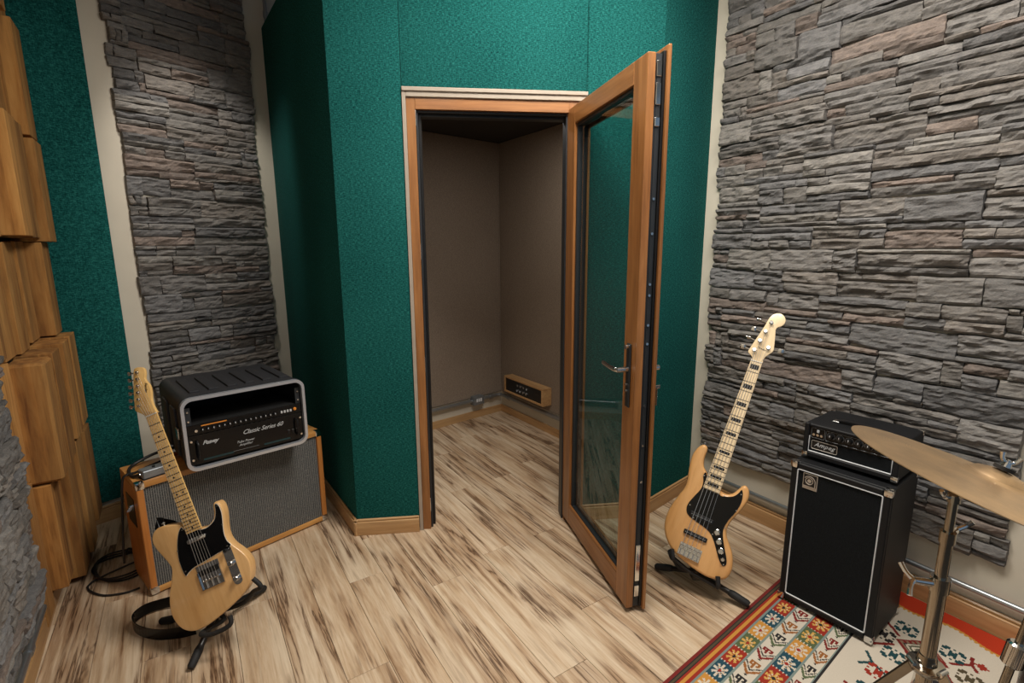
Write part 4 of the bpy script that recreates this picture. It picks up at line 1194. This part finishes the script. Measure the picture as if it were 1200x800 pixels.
bh = [(-.0228, .866), (-.021, .876), (-.028, .885), (-.041, .893), (-.046, .901), (-.043, .918), (-.034, .956), (-.024, .997), (-.015, 1.038), (-.011, 1.064), (-.003, 1.084), (.012, 1.098), (.031, 1.100), (.047, 1.090), (.055, 1.074), (.053, 1.056), (.043, 1.044), (.033, 1.036), (.030, 1.024), (.035, 1.003), (.041, .975), (.047, .947), (.048, .930), (.039, .915), (.028, .899), (.022, .880), (.0228, .866)]
bhs = obj('headstock', MB().prism(smooth_closed(bh, 2), -.022, -.008, .002, 2), M_MAPLE2, bs_)
lettering(bhs, 'Fender', .013, (-.017, .926, -.0076), M_INLAY, .4, rot=(0, 0, math.radians(-10)))
posts = [(-.024, .913), (-.015, .959), (-.006, 1.005), (.004, 1.050), (.026, .938)]
for i, (x, y) in enumerate(posts):
    tn = obj('tuner', MB().lathe([(0, .0085), (.15, .0085), (.2, .0062), (.8, .0058), (1, .0068)], (x, y, -.008), (x, y, .008), 14), M_CHROME, bs_)
    dx = 1 if i == 4 else -1
    b0 = Vector((x + dx * .010, y, -.024)); b1 = Vector((x + dx * .040, y + .004, -.024))
    mb = MB().cyl(b0, b1, .0032, .0032, 8)
    lobe = [(math.cos(a) * (.011 + .004 * abs(math.sin(a))), math.sin(a) * (.013 + .003 * math.cos(2 * a))) for a in [2 * PI * k / 16 for k in range(16)]]
    mb2 = MB().prism(lobe, -.002, .002, .001, 2)
    ang = (.35, 1.2, .2, 1.35, .3)[i]
    Mt = Matrix.Translation(b1 + Vector((dx * .010, 0, 0))) @ Matrix.Rotation(ang, 4, 'X')
    mb.add([tuple(Mt @ Vector(v)) for v in mb2.v], mb2.f, True)
    obj('tuner_key', mb, M_CHROME, tn)
bp = obj('bridge_plate', MB().box((-.046, -.027, -.0099), (.046, .022, -.0075), .0006), M_CHROME, bs_)
obj('bridge_lip', MB().box((-.046, -.029, -.0099), (.046, -.0268, .002), .0006), M_CHROME, bp)
for k in range(5):
    x = -.036 + k * .018
    obj('saddle', MB().box((x - .0075, -.006, -.0074), (x + .0075, .012, .0005), .002), M_CHROME, bp)
    obj('saddle_screw', MB().cyl((x, -.0265, -.003), (x, -.006, -.003), .0018, .0018, 6), M_STRING, bp)
obj('bridge_pickup', MB().prism(rrect(-.049, .060, .049, .079, .004, 3), -.0099, -.0005, .002, 2), M_BLACK, bs_, 'black bridge pickup')
npk = MB().prism(rrect(-.049, .140, .049, .160, .004, 3), -.0074, -.0005, .002, 2)
obj('neck_pickup', npk, M_BLACK, bs_, 'black neck pickup')
for y in (.0695, .150):
    for k in range(10): 
        x = -.0405 + (k // 2) * .018 + (k % 2) * .009
        obj('pole_piece', MB().cyl((x, y, -.0006), (x, y, .0006), .0024, .0024, 8), M_GREY, bs_)
for x, y, r in ((.074, .120, .0125), (.092, .088, .0125), (.110, .056, .0125), (.127, .028, .008)):
    obj('knob', MB().lathe([(0, r), (.2, r), (.25, r * .9), (.85, r * .88), (1, r * .7)], (x, y, -.0075), (x, y, .008), 18), M_CHROME, bs_)
obj('strap_button', MB().lathe([(0, .004), (.6, .004), (.7, .0075), (1, .0075)], (-.088, .444, -.03), (-.088, .456, -.03), 10), M_CHROME, bs_)
for k in range(5):
    xb = -.036 + k * .018; xn = -.0175 + k * .00875
    px, py = posts[k] if k < 4 else posts[4]
    obj('string', MB().tube([(xb, 0, .002), (xn, .866, .0022), (px, py, .002)], .0013 - k * .00015, 5), M_STRING, bs_)

bst = thing('bass_stand', 'low black stand holding the five-string bass', 'stand', Matrix.Translation((.8, 2.0, 0)))
def W2(p): return Vector(p) - Vector((.8, 2.0, 0))
hub = Vector((.80, 1.985, .080))
obj('hub', MB().box(W2(hub) - Vector((.022, .022, .03)), W2(hub) + Vector((.022, .022, .022)), .006, seg=2), M_BLACK, bst)
for foot in ((.662, 2.115, .016), (.972, 1.845, .024), (.95, 2.24, .016)):
    f = Vector(foot); d = (hub - f).normalized()
    lg = obj('leg', MB().tube([W2(hub), W2(f + d * .05)], .0115, 10), M_BLACK, bst)
    obj('rubber_foot', MB().lathe([(0, .011), (.1, .0155), (.8, .0165), (1, .0125)], W2(f), W2(f + d * .085), 12), M_RUBBER, lg)
for arm in ([hub, gp(BM, -.02, -.095, -.075), gp(BM, -.075, -.050, -.06), gp(BM, -.062, -.055, -.01), gp(BM, -.052, -.056, .008), gp(BM, -.068, -.022, .010)],
            [hub, gp(BM, .08, -.092, -.075), gp(BM, .135, -.085, -.055), gp(BM, .142, -.082, -.005), gp(BM, .142, -.072, .010), gp(BM, .130, -.040, .012)]):
    obj('support_arm', MB().tube([W2(p) for p in smooth_open(arm, 5)], .0095, 10), M_RUBBER, bst)
obj('cross_bar', MB().tube([W2(gp(BM, -.06, -.062, -.045)), W2(gp(BM, .02, -.085, -.045)), W2(gp(BM, .135, -.092, -.045))], .009, 10), M_BLACK, bst)

# ------------------------------------------------------------ cymbal on its stand
CS = Vector((.93, .985, 0))
cst = thing('cymbal_stand', 'worn chrome cymbal stand in front of the bass amp', 'stand', Matrix.Translation(CS))
obj('base_tube', MB().cyl((0, 0, .40), (0, 0, .765), .0150, .0150, 20), M_OLDCHROME, cst)
obj('middle_tube', MB().cyl((0, 0, .765), (0, 0, .872), .0118, .0118, 18), M_OLDCHROME, cst)
obj('upper_tube', MB().cyl((0, 0, .872), (0, 0, .952), .0088, .0088, 16), M_OLDCHROME, cst)
def clampx(z, r, d, h=.03):
    d = Vector(d).normalized(); c = Vector((0, 0, z))
    cl = obj('clamp', MB().cyl(c - Vector((0, 0, h / 2)), c + Vector((0, 0, h / 2)), r * 1.22, r * 1.22, 20), M_OLDCHROME, cst)
    mb = MB().cyl(c + d * r, c + d * (r + .034), .0095, .008, 12)
    p = c + d * (r + .036); sd = d.cross(Vector((0, 0, 1))).normalized()
    for s in (-1, 1):
        mb.tube(smooth_open([p, p + d * .010 + (sd * .012 + Vector((0, 0, .010))) * s, p + d * .016 + (sd * .024 + Vector((0, 0, .024))) * s], 3), [.0065, .0058, .005, .005, .0048, .0052, .0055], 8)
    obj('wing_screw', mb, M_CHROME, cl)
clampx(.752, .0150, (-.95, .2, .05), .034)
clampx(.864, .0118, (.8, .55, 0), .026)
hubp = obj('leg_collar', MB().lathe([(0, .030), (.25, .036), (.4, .036), (.5, .020), (1, .017)], (0, 0, .535), (0, 0, .575), 24), M_OLDCHROME, cst)
obj('lower_collar', MB().cyl((0, 0, .26), (0, 0, .29), .024, .024, 18), M_OLDCHROME, cst)
obj('spindle', MB().cyl((0, 0, .20), (0, 0, .42), .0085, .0085, 12), M_OLDCHROME, cst)
for k in range(3):
    a = math.radians(172 + 120 * k)
    d = Vector((math.cos(a), math.sin(a), 0))
    lg = obj('leg', MB().ribbon([d * .028 + Vector((0, 0, .548)), d * .20 + Vector((0, 0, .36)), d * .36 + Vector((0, 0, .02))], .024, .005, (0, 0, 1)), M_OLDCHROME, cst)
    obj('rubber_foot', MB().lathe([(0, .014), (.7, .014), (1, .009)], d * .365 + Vector((0, 0, .0065)), d * .355 + Vector((0, 0, .045)), 12), M_RUBBER, lg)
    obj('brace', MB().ribbon([d * .024 + Vector((0, 0, .275)), d * .19 + Vector((0, 0, .365))], .014, .003, (0, 0, 1)), M_OLDCHROME, cst)
    obj('rivet', MB().cyl(d * .032 + Vector((-d.y * .012, d.x * .012, .553)), d * .032 + Vector((d.y * .012, -d.x * .012, .553)), .006, .006, 10), M_CHROME, lg)
CN = Vector((.334, -.051, 1)).normalized(); CC = Vector((.96, .938, 1.002))
up = MB()
up.cyl((0, 0, .945), (0, 0, .962), .012, .012, 14)
u_ = CC - CN * .012 - CS
up.tube([(0, 0, .955), u_ * .5 + Vector((0, 0, .955)) * .5, u_], .0065, 10)
obj('tilter', up, M_OLDCHROME, cst)
obj('threaded_rod', MB().tube([u_, CC + CN * .062 - CS], .0036, 8), M_CHROME, cst)
obj('tilter_wing', MB().tube(smooth_open([Vector((-.008, 0, .955)), Vector((-.026, -.006, .960)), Vector((-.036, -.008, .975))], 3), .0045, 8), M_CHROME, cst)
obj('felt_washer', MB().cyl(CC + CN * .040 - CS, CC + CN * .0475 - CS, .017, .017, 16), M_RUBBER, cst)
wn = MB().cyl(CC + CN * .0475 - CS, CC + CN * .057 - CS, .009, .007, 12)
sd = CN.cross(Vector((.6, .8, 0))).normalized()
for s in (-1, 1):
    p = CC + CN * .053 - CS
    wn.tube(smooth_open([p, p + sd * .010 * s + CN * .008, p + sd * .014 * s + CN * .020], 3), [.005, .0045, .004, .004, .004, .0045, .005], 8)
obj('wing_nut', wn, M_CHROME, cst)
cz = CN; cx = Vector((1, 0, 0)); cx = (cx - cz * cx.dot(cz)).normalized(); cy_ = cz.cross(cx)
CYM = Matrix(((cx.x, cy_.x, cz.x, CC.x), (cx.y, cy_.y, cz.y, CC.y), (cx.z, cy_.z, cz.z, CC.z), (0, 0, 0, 1)))
prof = [(.0065, .038), (.020, .0365), (.038, .031), (.050, .023), (.058, .0175), (.075, .0155), (.12, .0125), (.18, .0075), (.225, .003), (.254, -.001)]
vs = []; fs = []; sg2 = 72
full = [(r, z) for r, z in prof] + [(r, z - .0016) for r, z in reversed(prof)]
for r, z in full:
    for k in range(sg2):
        a = 2 * PI * k / sg2; vs.append((r * math.cos(a), r * math.sin(a), z))
nr = len(full)
for i in range(nr):
    j = (i + 1) % nr
    for k in range(sg2):
        k2 = (k + 1) % sg2
        fs.append((i * sg2 + k, j * sg2 + k, j * sg2 + k2, i * sg2 + k2))
tag(obj('cymbal', MB().add(vs, fs, True), M_CYMBAL, None, M=CYM), 'large worn bronze cymbal tilted on the chrome stand', 'cymbal')

# ------------------------------------------------------------ floor tom at the right frame edge
FT = Vector((1.513, 1.08, 0))
ft = thing('floor_tom', 'black drum with a chrome leg at the right edge of the rug', 'drum', Matrix.Translation(FT))
obj('shell', MB().lathe([(0, .165), (.02, .170), (.98, .170), (1, .165)], (0, 0, .17), (0, 0, .48), 56), M_GLOSS, ft)
for z in (.165, .468): obj('hoop', MB().lathe([(0, .171), (0.05, .174), (.95, .174), (1, .171)], (0, 0, z), (0, 0, z + .022), 48), M_GLOSS, ft)
obj('drum_head', MB().cyl((0, 0, .484), (0, 0, .487), .164, .164, 48), M_WHITE, ft)
for k in range(3):
    a = math.radians(177 + 120 * k); d = Vector((math.cos(a), math.sin(a), 0))
    rod = obj('leg', MB().tube([d * .335 + Vector((0, 0, .010)), d * .228 + Vector((0, 0, .69))], .0095, 14), M_OLDCHROME, ft)
    obj('rubber_foot', MB().cyl(d * .336 + Vector((0, 0, .0065)), d * .330 + Vector((0, 0, .045)), .014, .012, 12), M_RUBBER, rod)
    c = d * .262 + Vector((0, 0, .475)); ax = (d * -.107 + Vector((0, 0, .68))).normalized()
    br = MB().lathe([(0, .017), (.08, .0225), (.92, .0225), (1, .017)], c - ax * .034, c + ax * .030, 20)
    br.box((-.04, -.012, -.016), (.045, .012, .012), .003, Matrix.Translation(d * .212 + Vector((0, 0, .455))) @ Matrix.Rotation(a, 4, 'Z'))
    obj('leg_bracket', br, M_CHROME, ft)
